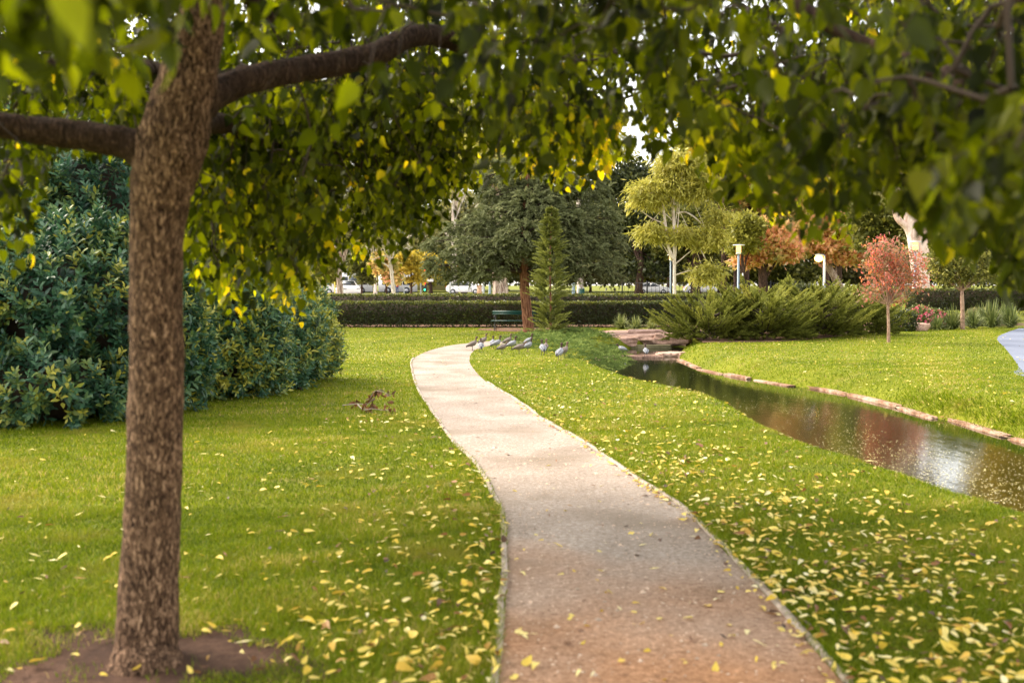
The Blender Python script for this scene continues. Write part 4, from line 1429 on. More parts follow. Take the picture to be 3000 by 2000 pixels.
# ---------------------------------------------------------------- trees beyond the hedges
GB = 'trees beyond the hedges'
tree('gum_tree', 'slim pale-trunked gum with drooping yellow-green leaves behind the hedge', 1976, 858, 76, .13,
     [(1975, 560, 60, 70, 0), (1900, 590, 50, 70, 0), (2050, 560, 55, 80, 0), (1910, 690, 34, 36, 0), (2000, 700, 36, 34, 0), (2080, 710, 42, 60, 0), (1990, 490, 70, 50, 0), (2075, 810, 34, 45, 0), (2100, 640, 30, 30, 0)],
     .42, T_SLIV, L_GUM, M_BARKG, 520, 26, droop=1.1, clr=.7, group=GB, rnd=(.55, .18), wide=1.5,
     forks=[[(1972, 760, 5), (1958, 720, 4.5), (1950, 660, 4), (1940, 590, 3.2), (1928, 520, 2.2)], [(1982, 625, 3), (2010, 622, 2.5), (2045, 645, 2), (2060, 665, 1.3)], [(2020, 705, 2.5), (2050, 730, 2), (2068, 760, 1.3)], [(1946, 655, 2.2), (1910, 640, 1.8), (1875, 615, 1)]])
tree('oak_tree', 'broad dark tree with a thick black trunk behind the parked white car', 2038, 860, 110, .52,
     [(2040, 680, 95, 85, 0), (1980, 740, 70, 60, 3), (2110, 740, 70, 60, 3), (2060, 590, 80, 60, 4)], .55, T_DIAM, L_MID, M_BARKD, 420, 26, group=GB, rnd=(.45, .2))
tree('evergreen_tree', 'dark evergreen with dense shade beside the broad conifer, left of the slim gum', 1872, 862, 112, .45,
     [(1870, 700, 110, 110, 4), (1800, 720, 80, 90, 6), (1930, 640, 80, 100, 5), (1850, 570, 100, 80, 8), (1880, 790, 100, 35, 3)], .5, T_DIAM, L_DARK, M_BARKD, 620, 26, group=GB, rnd=(.42, .2))
tree('evergreen_tree', 'dark evergreen crown right of the slim gum, above the tall lamp post', 2160, 855, 135, .5,
     [(2150, 620, 90, 100, 0), (2190, 540, 90, 80, 0), (2120, 520, 80, 80, 0), (2170, 740, 70, 60, 0)], .6, T_DIAM, L_DARK, M_BARKD, 520, 26, group=GB, rnd=(.55, .22))
tree('autumn_tree', 'coral and orange autumn tree with dark trunk left of the bright lamp', 2236, 858, 98, .48,
     [(2230, 720, 68, 58, 0), (2290, 745, 60, 45, 0), (2200, 770, 40, 38, 0), (2250, 685, 50, 35, 0)], .5, T_DIAM, L_ORANGE, M_BARKD, 330, 24, group=GB, rnd=(.62, .22))
tree('autumn_tree', 'orange and gold autumn tree behind and right of the bright lamp', 2462, 858, 101, .42,
     [(2400, 720, 80, 60, 0), (2470, 750, 70, 60, 0), (2340, 710, 60, 50, 0), (2520, 730, 50, 50, 0), (2430, 670, 90, 40, 0)], .5, T_DIAM, L_ORANGE, M_BARKS, 380, 24, group=GB, rnd=(.55, .25))
tree('autumn_tree', 'tall mixed green and orange tree above the coral one', 2185, 858, 128, .45,
     [(2180, 560, 70, 80, 0), (2130, 600, 55, 70, 0), (2260, 560, 80, 80, 0), (2300, 620, 70, 60, 0)], .5, T_DIAM, L_ORANGE, M_BARKD, 420, 24, group=GB, rnd=(.38, .25))
tree('gum_tree', 'tall bright yellow-green gum rising over the left half of the broad conifer', 1330, 858, 118, .35, [(1330, 470, 120, 90, 0), (1250, 560, 80, 80, 0), (1420, 400, 110, 90, 0), (1350, 330, 110, 90, 0)], .5, T_SLIV, L_GUM, M_BARKG, 420, 26, group=GB, droop=.9, wide=1.8)
tree('gum_tree', 'tall bright gum rising over the right half of the broad conifer', 1700, 858, 122, .35, [(1690, 400, 120, 90, 0), (1620, 330, 110, 90, 0), (1780, 470, 80, 70, 0), (1540, 380, 90, 80, 0)], .5, T_SLIV, L_GUM, M_BARKG, 420, 26, group=GB, droop=.9, wide=1.8)
tree('autumn_tree', 'tallest orange-gold crown behind the bright lamp', 2420, 856, 118, .4, [(2400, 560, 110, 90, 0), (2500, 500, 100, 90, 0), (2330, 490, 90, 80, 0), (2440, 430, 100, 70, 0)], .5, T_DIAM, L_ORANGE, M_BARKD, 420, 24, group=GB, rnd=(.5, .25))
tree('leafy_tree', 'tall yellow-green crown between the golden tree and the big gum', 2590, 856, 100, .35, [(2580, 470, 100, 90, 0), (2650, 400, 100, 80, 0), (2540, 560, 80, 80, 0)], .45, T_DIAM, L_GUM, M_BARKD, 380, 24, group=GB, rnd=(.45, .2))
tree('leafy_tree', 'yellow-green crown filling the gap right of the slim gum', 2120, 858, 104, .3, [(2120, 480, 80, 80, 0), (2060, 420, 80, 70, 0), (2200, 430, 80, 70, 0)], .45, T_DIAM, L_GUM, M_BARKD, 300, 24, group=GB, rnd=(.45, .2))
tree('leafy_tree', 'small yellow-green tree just right of the tall lamp post', 2178, 858, 95, .2,
     [(2175, 720, 42, 50, 0), (2190, 670, 45, 40, 0)], .4, T_DIAM, L_GUM, M_BARKD, 150, 22, group=GB, rnd=(.3, .2))
tree('gum_tree', 'big pink-white gum trunk with forked limbs behind the red maple', 2698, 860, 62, .42,
     [(2640, 430, 120, 90, 0), (2760, 400, 130, 100, 1), (2590, 560, 30, 30, 0)], .35, T_SLIV, L_GREYG, M_BARKP, 300, 24, droop=.9, group=GB, rnd=(.6, .2), wide=1.6,
     forks=[[(2700, 735, 16), (2676, 712, 12), (2664, 680, 11), (2655, 662, 11), (2630, 640, 9), (2618, 600, 7), (2606, 560, 5)], [(2696, 860, 27), (2700, 800, 22), (2702, 735, 19), (2690, 660, 14), (2676, 600, 11), (2668, 540, 9), (2690, 450, 6)]])
tree('leafy_tree', 'mid-green tree filling the gap left of the big gum trunk', 2600, 856, 84, .3,
     [(2600, 700, 80, 80, 0), (2560, 640, 70, 70, 0), (2630, 760, 60, 50, 0)], .4, T_DIAM, L_MID, M_BARKD, 360, 24, group=GB, rnd=(.5, .2))
tree('leafy_tree', 'dense green tree behind the young forked tree, right of the big gum', 2840, 856, 78, .35,
     [(2800, 720, 110, 90, 0), (2900, 700, 110, 100, 0), (2780, 620, 100, 80, 0), (2960, 780, 90, 60, 0)], .42, T_DIAM, L_MID, M_BARKD, 520, 26, group=GB, rnd=(.42, .2))
tree('autumn_tree', 'tall golden-yellow tree at the far right above the green trees', 3010, 856, 88, .4,
     [(3000, 560, 110, 110, 0), (2960, 440, 90, 110, 0), (3060, 380, 120, 120, 0), (3000, 280, 80, 80, 0)], .42, T_DIAM, L_YELLOW, M_BARKD, 480, 24, group=GB, rnd=(.5, .22))
tree('gum_tree', 'pale gum with thin bent branches left of the broad conifer', 1153, 866, 84, .165,
     [(1130, 640, 90, 80, 0), (1190, 560, 90, 80, 0), (1060, 700, 60, 60, 0), (1250, 660, 40, 60, 0)], .36, T_SLIV, L_GREYG, M_BARKG, 280, 22, droop=.9, group=GB, rnd=(.6, .2), wide=1.6,
     forks=[[(1153, 800, 3.5), (1135, 778, 2.6), (1110, 765, 2), (1085, 758, 1.5)], [(1153, 770, 3), (1140, 752, 2.5), (1115, 752, 2), (1092, 760, 1.3)]])
tree('gum_tree', 'straight pale trunk with peeling bark standing beside the parked car', 997, 868, 78, .245,
     [(980, 600, 110, 90, 0), (1050, 520, 110, 90, 0)], .36, T_SLIV, L_GREYG, M_BARKS, 260, 22, droop=.9, group=GB, rnd=(.6, .2), wide=1.6)
tree('gum_tree', 'spotted white trunk between the two white buses', 1100, 862, 118, .19,
     [(1100, 700, 60, 50, 0), (1080, 640, 60, 60, 0)], .5, T_SLIV, L_GUM, M_BARKG, 160, 20, droop=.8, group=GB, rnd=(.5, .2), wide=1.8)
tree('gum_tree', 'stout shaggy-barked trunk seen under the broad conifer behind the bench', 1466, 868, 62, .50,
     [(1450, 470, 130, 80, 0), (1540, 420, 120, 70, 0), (1380, 520, 80, 70, 0), (1510, 520, 50, 60, -8)], .4, T_SLIV, L_GUM, M_BARKS, 330, 26, droop=1.3, group=GB, rnd=(.55, .2), wide=1.3)
for px_, by_, D_, lb_, lm_ in ((945, 862, 96, 'small golden tree left of the straight pale trunk', L_GUM), (1060, 862, 104, 'small green tree shading the first white bus', L_MID), (1132, 862, 100, 'russet and gold small tree before the second bus', L_ORANGE), (1205, 862, 106, 'small yellow tree at the front end of the second bus', L_YELLOW)):
    tree('leafy_tree', lb_, px_, by_, D_, .12, [(px_, 800, 34, 26, 0), (px_ - 12, 770, 34, 28, 0), (px_ + 14, 822, 26, 14, 0)], .4, T_DIAM, lm_, M_BARKD, 90, 20, group=GB, rnd=(.35, .2))
tree('leafy_tree', 'golden-green tree behind the traffic lights', 1262, 858, 150, .3,
     [(1255, 790, 40, 45, 0), (1300, 800, 40, 35, 0), (1215, 770, 30, 30, 0)], .6, T_DIAM, L_YELLOW, M_BARKD, 150, 20, group=GB, rnd=(.35, .2))
tree('grey_gum', 'tall grey-green gum rising behind the teal shrub at the upper left', 60, 840, 46, .3,
     [(40, 330, 220, 110, 0), (250, 300, 190, 120, 2), (330, 420, 130, 90, 2), (-120, 420, 180, 140, 0), (180, 470, 200, 90, 1)], .3, T_SLIV, L_GREYG, M_BARKG, 560, 26, droop=.9, group=GB, rnd=(.5, .2), wide=1.7)
tree('grey_gum', 'grey-green gum seen through the canopy just right of the big trunk', 760, 850, 60, .35,
     [(660, 330, 140, 110, 0), (780, 480, 170, 130, 0), (900, 380, 150, 120, 1), (700, 620, 160, 100, 0)], .34, T_SLIV, L_GREYG, M_BARKG, 560, 26, droop=.9, group=GB, rnd=(.55, .2), wide=1.7)
# far row that closes the view: each its own crown
far_row = [(-160, 470, 'dark tree at the far left end of the distant row'), (120, 520, 'distant dark tree behind the tall teal shrub'), (380, 500, 'distant green tree behind the big trunk'), (640, 560, 'distant tree right behind the big trunk'),
           (860, 600, 'distant green tree left of the pale office building'), (1010, 640, 'distant tree in front of the left part of the pale building'), (1360, 560, 'distant tree behind the left half of the broad conifer'), (1540, 480, 'distant tree behind the top of the broad conifer'),
           (1700, 470, 'distant tree behind the right half of the broad conifer'), (1960, 560, 'distant tree behind the slim gum'), (2110, 620, 'distant tree behind the black-trunked tree'), (2300, 560, 'distant tree behind the coral autumn tree'),
           (2460, 540, 'distant tree behind the golden autumn tree'), (2640, 520, 'distant tree behind the big gum'), (2830, 520, 'distant tree behind the dense green tree'), (3080, 540, 'distant tree at the far right end of the row')]
for k, (px, top, lb) in enumerate(far_row):
    lm = [L_DARK, L_MID, L_GREYG, L_MID][k % 4]
    hh = (840 - top) / 2
    tree('distant_tree', lb, px, 848, 170 + 12 * (k % 3), .45, [(px, 840 - hh * .95, 105, hh, 0), (px - 70, 800 - hh * .5, 80, hh * .6, 3), (px + 70, 790 - hh * .5, 80, hh * .65, 0)], .85, T_DIAM, lm, M_BARKD, 330, 24, group='distant trees across the street', rnd=(.5, .2))
BUSHP = [(-60, 'left of the tall teal shrub'), (130, 'behind the tall teal shrub'), (330, 'left of the big trunk'), (560, 'right of the big trunk'), (760, 'left of the straight pale trunk'), (930, 'behind the parked cars at the left'), (1150, 'behind the buses'), (1350, 'behind the broad conifer, left part'), (1540, 'behind the broad conifer trunk'), (1730, 'behind the green bin'), (1900, 'behind the white hatchback'), (2080, 'behind the white sedan'), (2260, 'behind the coral tree trunk'), (2430, 'behind the bright lamp post'), (2600, 'behind the red maple'), (2780, 'behind the forked young tree'), (2950, 'near the right edge')]
for k, (px, lb) in enumerate(BUSHP):
    tree('distant_bush', 'distant bushy tree across the street ' + lb, px, 846, 188 + 9 * (k % 3), .25, [(px, 800, 95, 48, 0), (px + 60, 812, 80, 36, 2), (px - 60, 815, 80, 34, 2)], .8, T_DIAM, [L_MID, L_GREYG, L_GUM, L_DARK][k % 4], M_BARKD, 200, 24, cat='bush', group='distant bushes across the street', rnd=(.45, .2), nbr=8)

# shrubs beyond the junipers and in the right bed
def shrub(name, label, px, by, D, rx, ry, lm, n, leaf, K=6, flowers=None, fn=0, T=T_OVAL, group=None, rnd=(.5, .2), wide=1.0):
    b = P(px, by, D); z0 = float(hz(b[0], b[1])); b[2] = z0
    root = thing(name, b, label, 'shrub', group)
    s = D / F
    r = np.array([rx * s, rx * s * .9, ry * s]); c = b + np.array([0, 0, ry * s * .85])
    u = rdir(n)
    p = c + u * r * (RNG.uniform(.6, 1, n) ** .6 * (1 + .15 * vnoise(u * 2 + c, 2.5, 3)))[:, None]
    p[:, 2] = np.maximum(p[:, 2], z0 + .03)
    pos = (p[:, None] + RNG.normal(0, .07, (n, K, 3)) * max(1, r[0])).reshape(-1, 3)
    nn = len(pos)
    g = Geo()
    scatter(g, T, pos, norm(np.repeat(u, K, 0) + RNG.normal(0, .6, (nn, 3)) + (0, 0, .3)), rdir(nn), leaf * RNG.uniform(.6, 1.3, nn), np.clip(np.repeat(RNG.normal(rnd[0], rnd[1], n), K) + RNG.normal(0, .1, nn), 0, 1), wide=wide)
    g.build('foliage', lm, root)
    g = Geo()
    for k in range(9):
        e = c + rdir(1)[0] * r * .7
        V, Fs = tube([b + (0, 0, -.03), (b + e) / 2, e], [.025, .018, .008], 5, cap=False)
        g.add(V, Fs)
    g.build('stems', M_TWIG, root)
    if flowers:
        g = Geo()

        u = rdir(fn); u[:, 1] = -np.abs(u[:, 1]); u[:, 2] = np.where(u[:, 2] < -.3, -u[:, 2], u[:, 2])
        p = c + u * r * 1.04
        for q in range(4):
            scatter(g, T_OVAL, p + RNG.normal(0, .015, p.shape), norm(u * .4 + RNG.normal(0, .7, p.shape)), u, .075, RNG.random(fn), wide=1.3)
        g.build('flowers', flowers, root)
    return root


shrub('round_bush', 'dark rounded bush left of the bright lamp post', 2348, 862, 62, 50, 50, L_DARK, 800, .12, rnd=(.5, .2))
shrub('round_bush', 'olive rounded bush right behind the dark one by the lamp', 2400, 866, 60, 42, 42, L_MID, 600, .12)
shrub('flowering_shrub', 'shrub topped with bright yellow flowers behind the junipers', 2470, 868, 58, 70, 34, L_MID, 800, .12, flowers=L_YELLOW, fn=260)
shrub('flowering_shrub', 'yellow-flowered shrub tucked behind the red maple', 2560, 872, 56, 50, 32, L_MID, 600, .12, flowers=L_YELLOW, fn=160)
shrub('topiary_ball', 'clipped dark round topiary ball behind the red maple', 2671, 905, 47, 22, 27, L_DARK, 700, .05)
shrub('rose_bush', 'bush covered in bright pink flowers beside the sandstone boulder', 2695, 940, 44, 34, 36, L_STRAP, 360, .09, flowers=L_PETAL, fn=75)
shrub('rose_bush', 'low bush with salmon pink flowers left of the strappy plants', 2740, 935, 45, 36, 28, L_STRAP, 330, .09, flowers=L_PETAL, fn=70)
shrub('leafy_shrub', 'pale green shrub between the pink flowers and the low hedge', 2720, 905, 50, 45, 22, L_GUM, 330, .10, rnd=(.35, .2))
shrub('leafy_shrub', 'dark glossy shrub at the foot of the red maple', 2640, 945, 42, 42, 32, L_HEDGE, 420, .09, rnd=(.4, .2))
shrub('leafy_shrub', 'pale grey-green shrub behind the young forked tree', 2870, 900, 49, 60, 24, L_GREYG, 420, .10)
for k, (px, by, D, rx, ry, lb) in enumerate([(958, 868, 70, 26, 16, 'loose rose bush before the hedge top, left of the parked car'), (1048, 868, 68, 28, 20, 'rose bush between the parked car and the first bus'), (1140, 870, 66, 34, 22, 'brownish rose bush at the foot of the bent pale gum'),
                                            (1225, 870, 66, 26, 12, 'low rose bush under the traffic lights'), (1296, 872, 62, 48, 22, 'wide white-flowered rose bush around the grey post')]):
    shrub('rose_bush', lb, px, by, D, rx, ry, L_MID if k != 2 else L_RED, 300, .13, flowers=L_PETALW, fn=70, rnd=(.5, .2) if k != 2 else (.1, .12))


def strappy(px, by, D, n, L, label, lm=None, rn=.5):
    b = P(px, by, D); b[2] = float(hz(b[0], b[1]))
    root = thing('strappy_plant', b, label, 'plant', 'strappy plants along the beds')
    g = Geo()
    az = RNG.uniform(0, 2 * np.pi, n); el = RNG.uniform(.5, 1.5, n)
    d = np.column_stack([np.cos(az) * np.cos(el), np.sin(az) * np.cos(el), np.sin(el)])
    ln = L * RNG.uniform(.6, 1.15, n)
    t = np.array([0, .35, .7, 1.0])
    c = b + np.column_stack([np.cos(az), np.sin(az), 0 * az]) * RNG.uniform(0, .12, n)[:, None]
    pp = c[:, None] + d[:, None] * (ln[:, None] * t)[..., None] + np.array([0, 0, -1.0]) * (ln[:, None] * .45 * t ** 2.3 * np.cos(el)[:, None] * 1.5)[..., None]
    pp[..., 2] = np.maximum(pp[..., 2], b[2] + .01)
    sd = np.column_stack([-np.sin(az), np.cos(az), 0 * az])
    w = np.array([.011, .014, .010, .001]) * 1.6
    V = np.stack([pp - sd[:, None] * w[None, :, None], pp + sd[:, None] * w[None, :, None]], 2).reshape(n, 8, 3)
    o = (np.arange(n) * 8)[:, None, None]
    Q = (np.array([[0, 1, 3, 2], [2, 3, 5, 4], [4, 5, 7, 6]])[None] + o).reshape(-1, 4)
    g.add(V.reshape(-1, 3), [Q], np.repeat(np.clip(RNG.normal(rn, .22, n), 0, 1), 8))
    g.build('leaves', lm or L_STRAP, root)


for a in [(2745, 962, 43, 150, .75, 'strappy plant beside the sandstone boulder'), (2790, 958, 44, 230, 1.15, 'strappy clump just left of the forked young trunk'), (2852, 960, 45, 200, 1.0, 'strappy clump just right of the forked young trunk'),
          (2905, 958, 46, 260, 1.45, 'largest strappy clump with long arching leaves'), (2960, 957, 46.5, 240, 1.3, 'strappy clump beside the start of the blue footpath'), (2880, 938, 48, 200, 1.3, 'strappy clump in the second row behind the largest one'), (2940, 930, 50, 200, 1.4, 'tall strappy clump at the back near the right edge')]:
    strappy(*a)
strappy(1820, 962, 44.5, 260, .75, 'tussock of arching grass before the hedge left of the sandstone ledge', L_STRAP, .75)
strappy(1862, 964, 44, 220, .65, 'tussock of arching grass right beside the sandstone ledge', L_STRAP, .8)
strappy(1908, 966, 43.5, 170, .55, 'small straw-coloured tussock between ledge and juniper', L_STRAP, .95)


# ---------------------------------------------------------------- rocks
def rock(name, label, c, size, rz=0.0, seed=0, mat=None, group=None, cat='rock', sub=10, rough=.14, flat=.5):
    u = np.linspace(-1, 1, sub + 1)
    g = Geo()
    faces = []
    for ax_ in range(3):
        for sg in (-1, 1):
            A, B = np.meshgrid(u, u)
            Cc = np.full_like(A, sg)
            v = [None] * 3
            v[ax_] = Cc; v[(ax_ + 1) % 3] = A * sg; v[(ax_ + 2) % 3] = B
            V = np.stack(v, -1).reshape(-1, 3)
            sp_ = norm(V)
            V = V * flat + sp_ * (1 - flat) * 1.15
            nz = rough * (vnoise(V, 1.6, seed) + .5 * vnoise(V, 4.2, seed + 1) + .25 * vnoise(V, 9, seed + 2))
            V = V * (1 + nz[:, None])
            V = V * np.asarray(size) / 2
            ca, sa = math.cos(rz), math.sin(rz)
            V = np.stack([V[:, 0] * ca - V[:, 1] * sa, V[:, 0] * sa + V[:, 1] * ca, V[:, 2]], -1)
            i, j = np.meshgrid(np.arange(sub), np.arange(sub))
            q = (j * (sub + 1) + i).ravel()
            g.add(V, [np.stack([q, q + 1, q + sub + 2, q + sub + 1], -1)])
    o = g.build(name, mat or M_ROCK)
    o.location = [float(v) for v in c]
    return tag(o, label, cat, group)


def RG(px, py, z): return G(px, py, z)
c = G(1900, 1003, -.2)
rock('ledge_rock', 'long flat sandstone ledge overhanging the pool', (c[0], c[1] + .6, -.10), (2.1, 1.5, .36), .05, 3, flat=.8, rough=.10, sub=16)
c = G(1838, 1000, -.1)
rock('ledge_rock', 'small sandstone block at the left end of the ledge', (c[0] - .05, c[1] + .5, -.12), (.7, .9, .30), .3, 8, flat=.75)
c = G(1978, 992, -.05)
rock('ledge_rock', 'sloping pale sandstone at the right end of the ledge under the juniper', (c[0], c[1] + .3, -.08), (1.3, 1.3, .42), -.4, 13, flat=.7)
c = G(1925, 972, .05)
rock('ledge_rock', 'flat pink sandstone slab on top behind the ledge', (c[0], c[1], .03), (2.2, 1.8, .20), 0, 23, flat=.85, rough=.08)
c = G(1972, 968, .1)
rock('ledge_rock', 'small upright stone standing on the slab by the juniper', (c[0] + .1, c[1] - .2, .18), (.28, .25, .34), .4, 27, flat=.5)
c = G(1890, 1018, -.33)
rock('ledge_rock', 'narrow mossy stone step just above the water under the ledge', (c[0], c[1] + .1, -.30), (1.9, .28, .13), .04, 33, mat=groundmat('mossy', [(.35, (.10, .09, .04)), (.65, (.34, .30, .18))], scales=(1, 8, 40)), flat=.9, rough=.05, sub=14)
c = G(1955, 1040, -.33)
rock('ledge_rock', 'flat angular stone slab at the right end of the weir', (c[0], c[1], -.30), (.55, .9, .12), .1, 43, flat=.8)
c = G(2002, 1038, -.33)
rock('ledge_rock', 'low stone between the weir slab and the tip of the far lawn', (c[0] - .1, c[1] + .1, -.31), (.5, .7, .13), .5, 45, flat=.7)
# weir of pale flat stones
for k, (a, b_, lb) in enumerate([(1700, 1760, 'first'), (1762, 1822, 'second'), (1824, 1880, 'third'), (1882, 1935, 'last')]):
    p, q_ = G(a, 1047.5 - k * .3, -.34), G(b_, 1047 - k * .3, -.34)
    rock('weir_stone', {'first': 'weir stone touching the ground cover at the left end', 'second': 'weir stone left of the splashing duck', 'third': 'weir stone between the two ducks in the water', 'last': 'weir stone under the duck that faces away'}[lb], ((p[0] + q_[0]) / 2, p[1], -.325), (q_[0] - p[0] + .02, .26, .09), RNG.normal(0, .05), 50 + k, flat=.9, rough=.09, group='weir stones across the pool')
c = G(2632, 960, .05)
rock('boulder', 'rounded sandstone boulder behind the red maple trunk', (c[0] + .05, 42.5, .12), (.80, .6, .38), .1, 61, flat=.55)
# edging stones of the far bank
fe = smoothpts(far_w[:13], 10)
cum = np.concatenate([[0], np.cumsum(np.linalg.norm(np.diff(fe, axis=0), axis=1))])
s_, k = 0.0, 0
where = ['under the tip of the far lawn', 'next after the tip of the far lawn', 'level with the weir', 'beside the dark reflections', 'left of the lamp reflection', 'behind the lamp reflection', 'just right of the lamp reflection', 'below the pale bank grass',
         'where the bank grass begins to hang', 'under the first long tufts', 'between the long tufts', 'below the thickest tufts', 'dark and half sunk under the tufts', 'in the gap of the tufts', 'near the right picture edge', 'last before the right picture edge', 'beyond the bend', 'at the bend end', 'past the bend', 'far past the bend']
while s_ < cum[-1] - .5 and k < 20:
    L_ = RNG.uniform(1.2, 2.2)
    m0 = s_ + L_ / 2
    c = np.array([np.interp(m0, cum, fe[:, 0]), np.interp(m0, cum, fe[:, 1])])
    c2 = np.array([np.interp(m0 + .1, cum, fe[:, 0]), np.interp(m0 + .1, cum, fe[:, 1])])
    a_ = math.atan2(*(c2 - c)[::-1])
    rock('edging_stone', 'long flat terracotta edging stone ' + where[k], (c[0], c[1], -.345 + RNG.uniform(-.02, .01)), (L_ * .98, .16, .075), a_, 80 + k, mat=M_EDGE, flat=.85, rough=.10, group='edging stones along the far bank', sub=8)
    s_ += L_ + RNG.uniform(0, .25)
    k += 1


# ---------------------------------------------------------------- bench
def bench():
    D = 42.0
    a = P(1441, 972, D); b = P(1570, 972, D)
    c = (a + b) / 2; c[2] = 0
    root = thing('park_bench', c, 'dark green slatted park bench with black iron ends under the conifer', 'bench')
    L = 1.85
    root.rotation_euler = (0, 0, -.12)
    def bld(g, name, mat, par=None):
        return g.build(name, mat, par or root, loc=(0, 0, 0))
    g = Geo()
    for k in range(3):
        g.add(*box((0, -.28 + k * .13, .44), (L, .115, .032)))
    bld(g, 'seat', M_GREENP)
    g = Geo()
    g.add(*box((0, .155, .80), (L, .03, .12)))
    g.add(*box((0, .145, .715), (L, .03, .045)))
    bld(g, 'backrest', M_GREENP)
    for sx in (-1, 1):
        x = sx * (L / 2 - .13)
        g = Geo()
        g.add(*tube(smoothpts([(x, -.30, 0), (x, -.27, .2), (x, -.24, .42), (x, -.28, .60), (x, -.20, .65), (x, -.02, .64), (x, .08, .58)], 4), .019, 7))
        bld(g, 'armrest', M_IRON)
        g = Geo()
        g.add(*tube(smoothpts([(x, .26, 0), (x, .17, .22), (x, .11, .42), (x, .15, .65), (x, .19, .87)], 4), .021, 7))
        bld(g, 'leg', M_IRON)
        g = Geo()
        g.add(*tube([(x, -.26, .415), (x, .11, .415)], .017, 6))
        g.add(*tube([(x, -.27, .15), (x, .2, .17)], .012, 6))
        bld(g, 'brace', M_IRON)
bench()

# ---------------------------------------------------------------- ducks
M_DG = plain('grey_feather', (.24, .25, .285), .8, var=.2, scale=60)
M_DB = plain('buff_feather', (.17, .135, .12), .8, var=.45, scale=70)
M_DH = plain('brown_feather', (.05, .022, .016), .8, var=.2, scale=30)
M_DH2 = plain('tan_feather', (.13, .075, .05), .8, var=.2, scale=30)
M_DK = plain('black_feather', (.02, .02, .025), .7)
M_BILL = plain('dark_bill', (.06, .05, .05), .5)


def make_duck(male, pose):
    """faces +x"""
    root = bpy.data.objects.new('duck', None)
    C.objects.link(root)
    head_up = pose != 'low'
    if head_up:
        pts = [(-.235, .115), (-.18, .155), (-.11, .195), (-.03, .225), (.04, .255), (.085, .295), (.108, .340), (.115, .385), (.118, .425), (.130, .455), (.152, .462), (.170, .456)]
    else:
        pts = [(-.25, .150), (-.19, .180), (-.12, .205), (-.03, .225), (.05, .245), (.10, .275), (.135, .310), (.165, .335), (.19, .362), (.21, .378), (.232, .378), (.248, .370)]
    rr = [.010, .034, .066, .090, .088, .066, .040, .026, .026, .037, .034, .014]
    sp = smoothpts(np.array([(x, 0, z, r) for (x, z), r in zip(pts, rr)]), 3)
    flat = [1.0] * len(sp)
    V, Fs = tube(sp[:, :3], np.maximum(sp[:, 3], .006), 12)
    g = Geo()
    Q = Fs[0]
    nring = len(sp) - 1
    ring = np.repeat(np.arange(nring), 12)
    up_z = V[Q].mean(1)[:, 2]
    slot = np.where(ring < 4, 2, np.where(ring < 18, 0, 1))
    body_c = sp[np.minimum(ring, len(sp) - 1), 2]
    slot = np.where((ring >= 4) & (ring < 12) & (up_z < body_c - .055), 2 if male else 0, slot)
    g.V.append(V); g.A.append(np.full(len(V), .5)); g.n += len(V)
    for m_ in (0, 1, 2):
        if np.any(slot == m_):
            g.F.append(Q[slot == m_]); g.M.append(np.full((slot == m_).sum(), m_))
    for f in Fs[1:]:
        g.F.append(f); g.M.append(np.array([2]))
    g.build('body', [M_DG if male else M_DB, M_DH if male else M_DH2, M_DK], root, smooth=True, loc=(0, 0, 0))
    for sy in (-1, 1):
        s2 = smoothpts(np.array([(-.245, .018, .140 if head_up else .165, .006), (-.16, .045, .19 if head_up else .215, .022), (-.06, .070, .235, .040), (.03, .068, .265, .036), (.08, .052, .285, .010)]), 3)
        s2[:, 1] *= sy
        g = Geo()
        V, Fs = tube(s2[:, :3], s2[:, 3], 9)
        g.add(V, Fs)
        wing = g.build('wing', M_DG if male else M_DB, root, smooth=True, loc=(0, 0, 0))
        g = Geo()
        s3 = s2.copy(); s3[:, 2] += s2[:, 3] * .75; s3[:, 1] -= sy * s2[:, 3] * .55; s3[:, 3] = np.clip(s2[:, 3] * .55, .010, .022)
        g.add(*tube(s3[:, :3], s3[:, 3], 6))
        g.build('wing_stripe', M_DK, wing, smooth=True, loc=(0, 0, 0))
        g = Geo()
        g.add(*tube([(-.02, sy * .04, .17), (-.01, sy * .04, .08), (-.02, sy * .04, .01)], [.014, .007, .007], 6))
        g.add(*box((.0, sy * .04, .006), (.06, .045, .01)))
        g.build('leg', M_BILL, root, loc=(0, 0, 0))
        g = Geo()
        hx, hz_ = (.152, .470) if head_up else (.228, .388)
        V, Fs = lathe([(.001, -.004), (.005, -.002), (.005, .002), (.001, .004)], (hx, sy * .030, hz_), 6)
        g.add(V, Fs)
        g.build('eye', M_DK, root, loc=(0, 0, 0))
    g = Geo()
    hx, hz_ = (.168, .456) if head_up else (.246, .370)
    g.add(*tube([(hx, 0, hz_), (hx + .018, 0, hz_ - .004), (hx + .036, 0, hz_ - .010)], [.015, .012, .006], 8))
    g.build('bill', M_BILL, root, smooth=True, loc=(0, 0, 0))
    return root


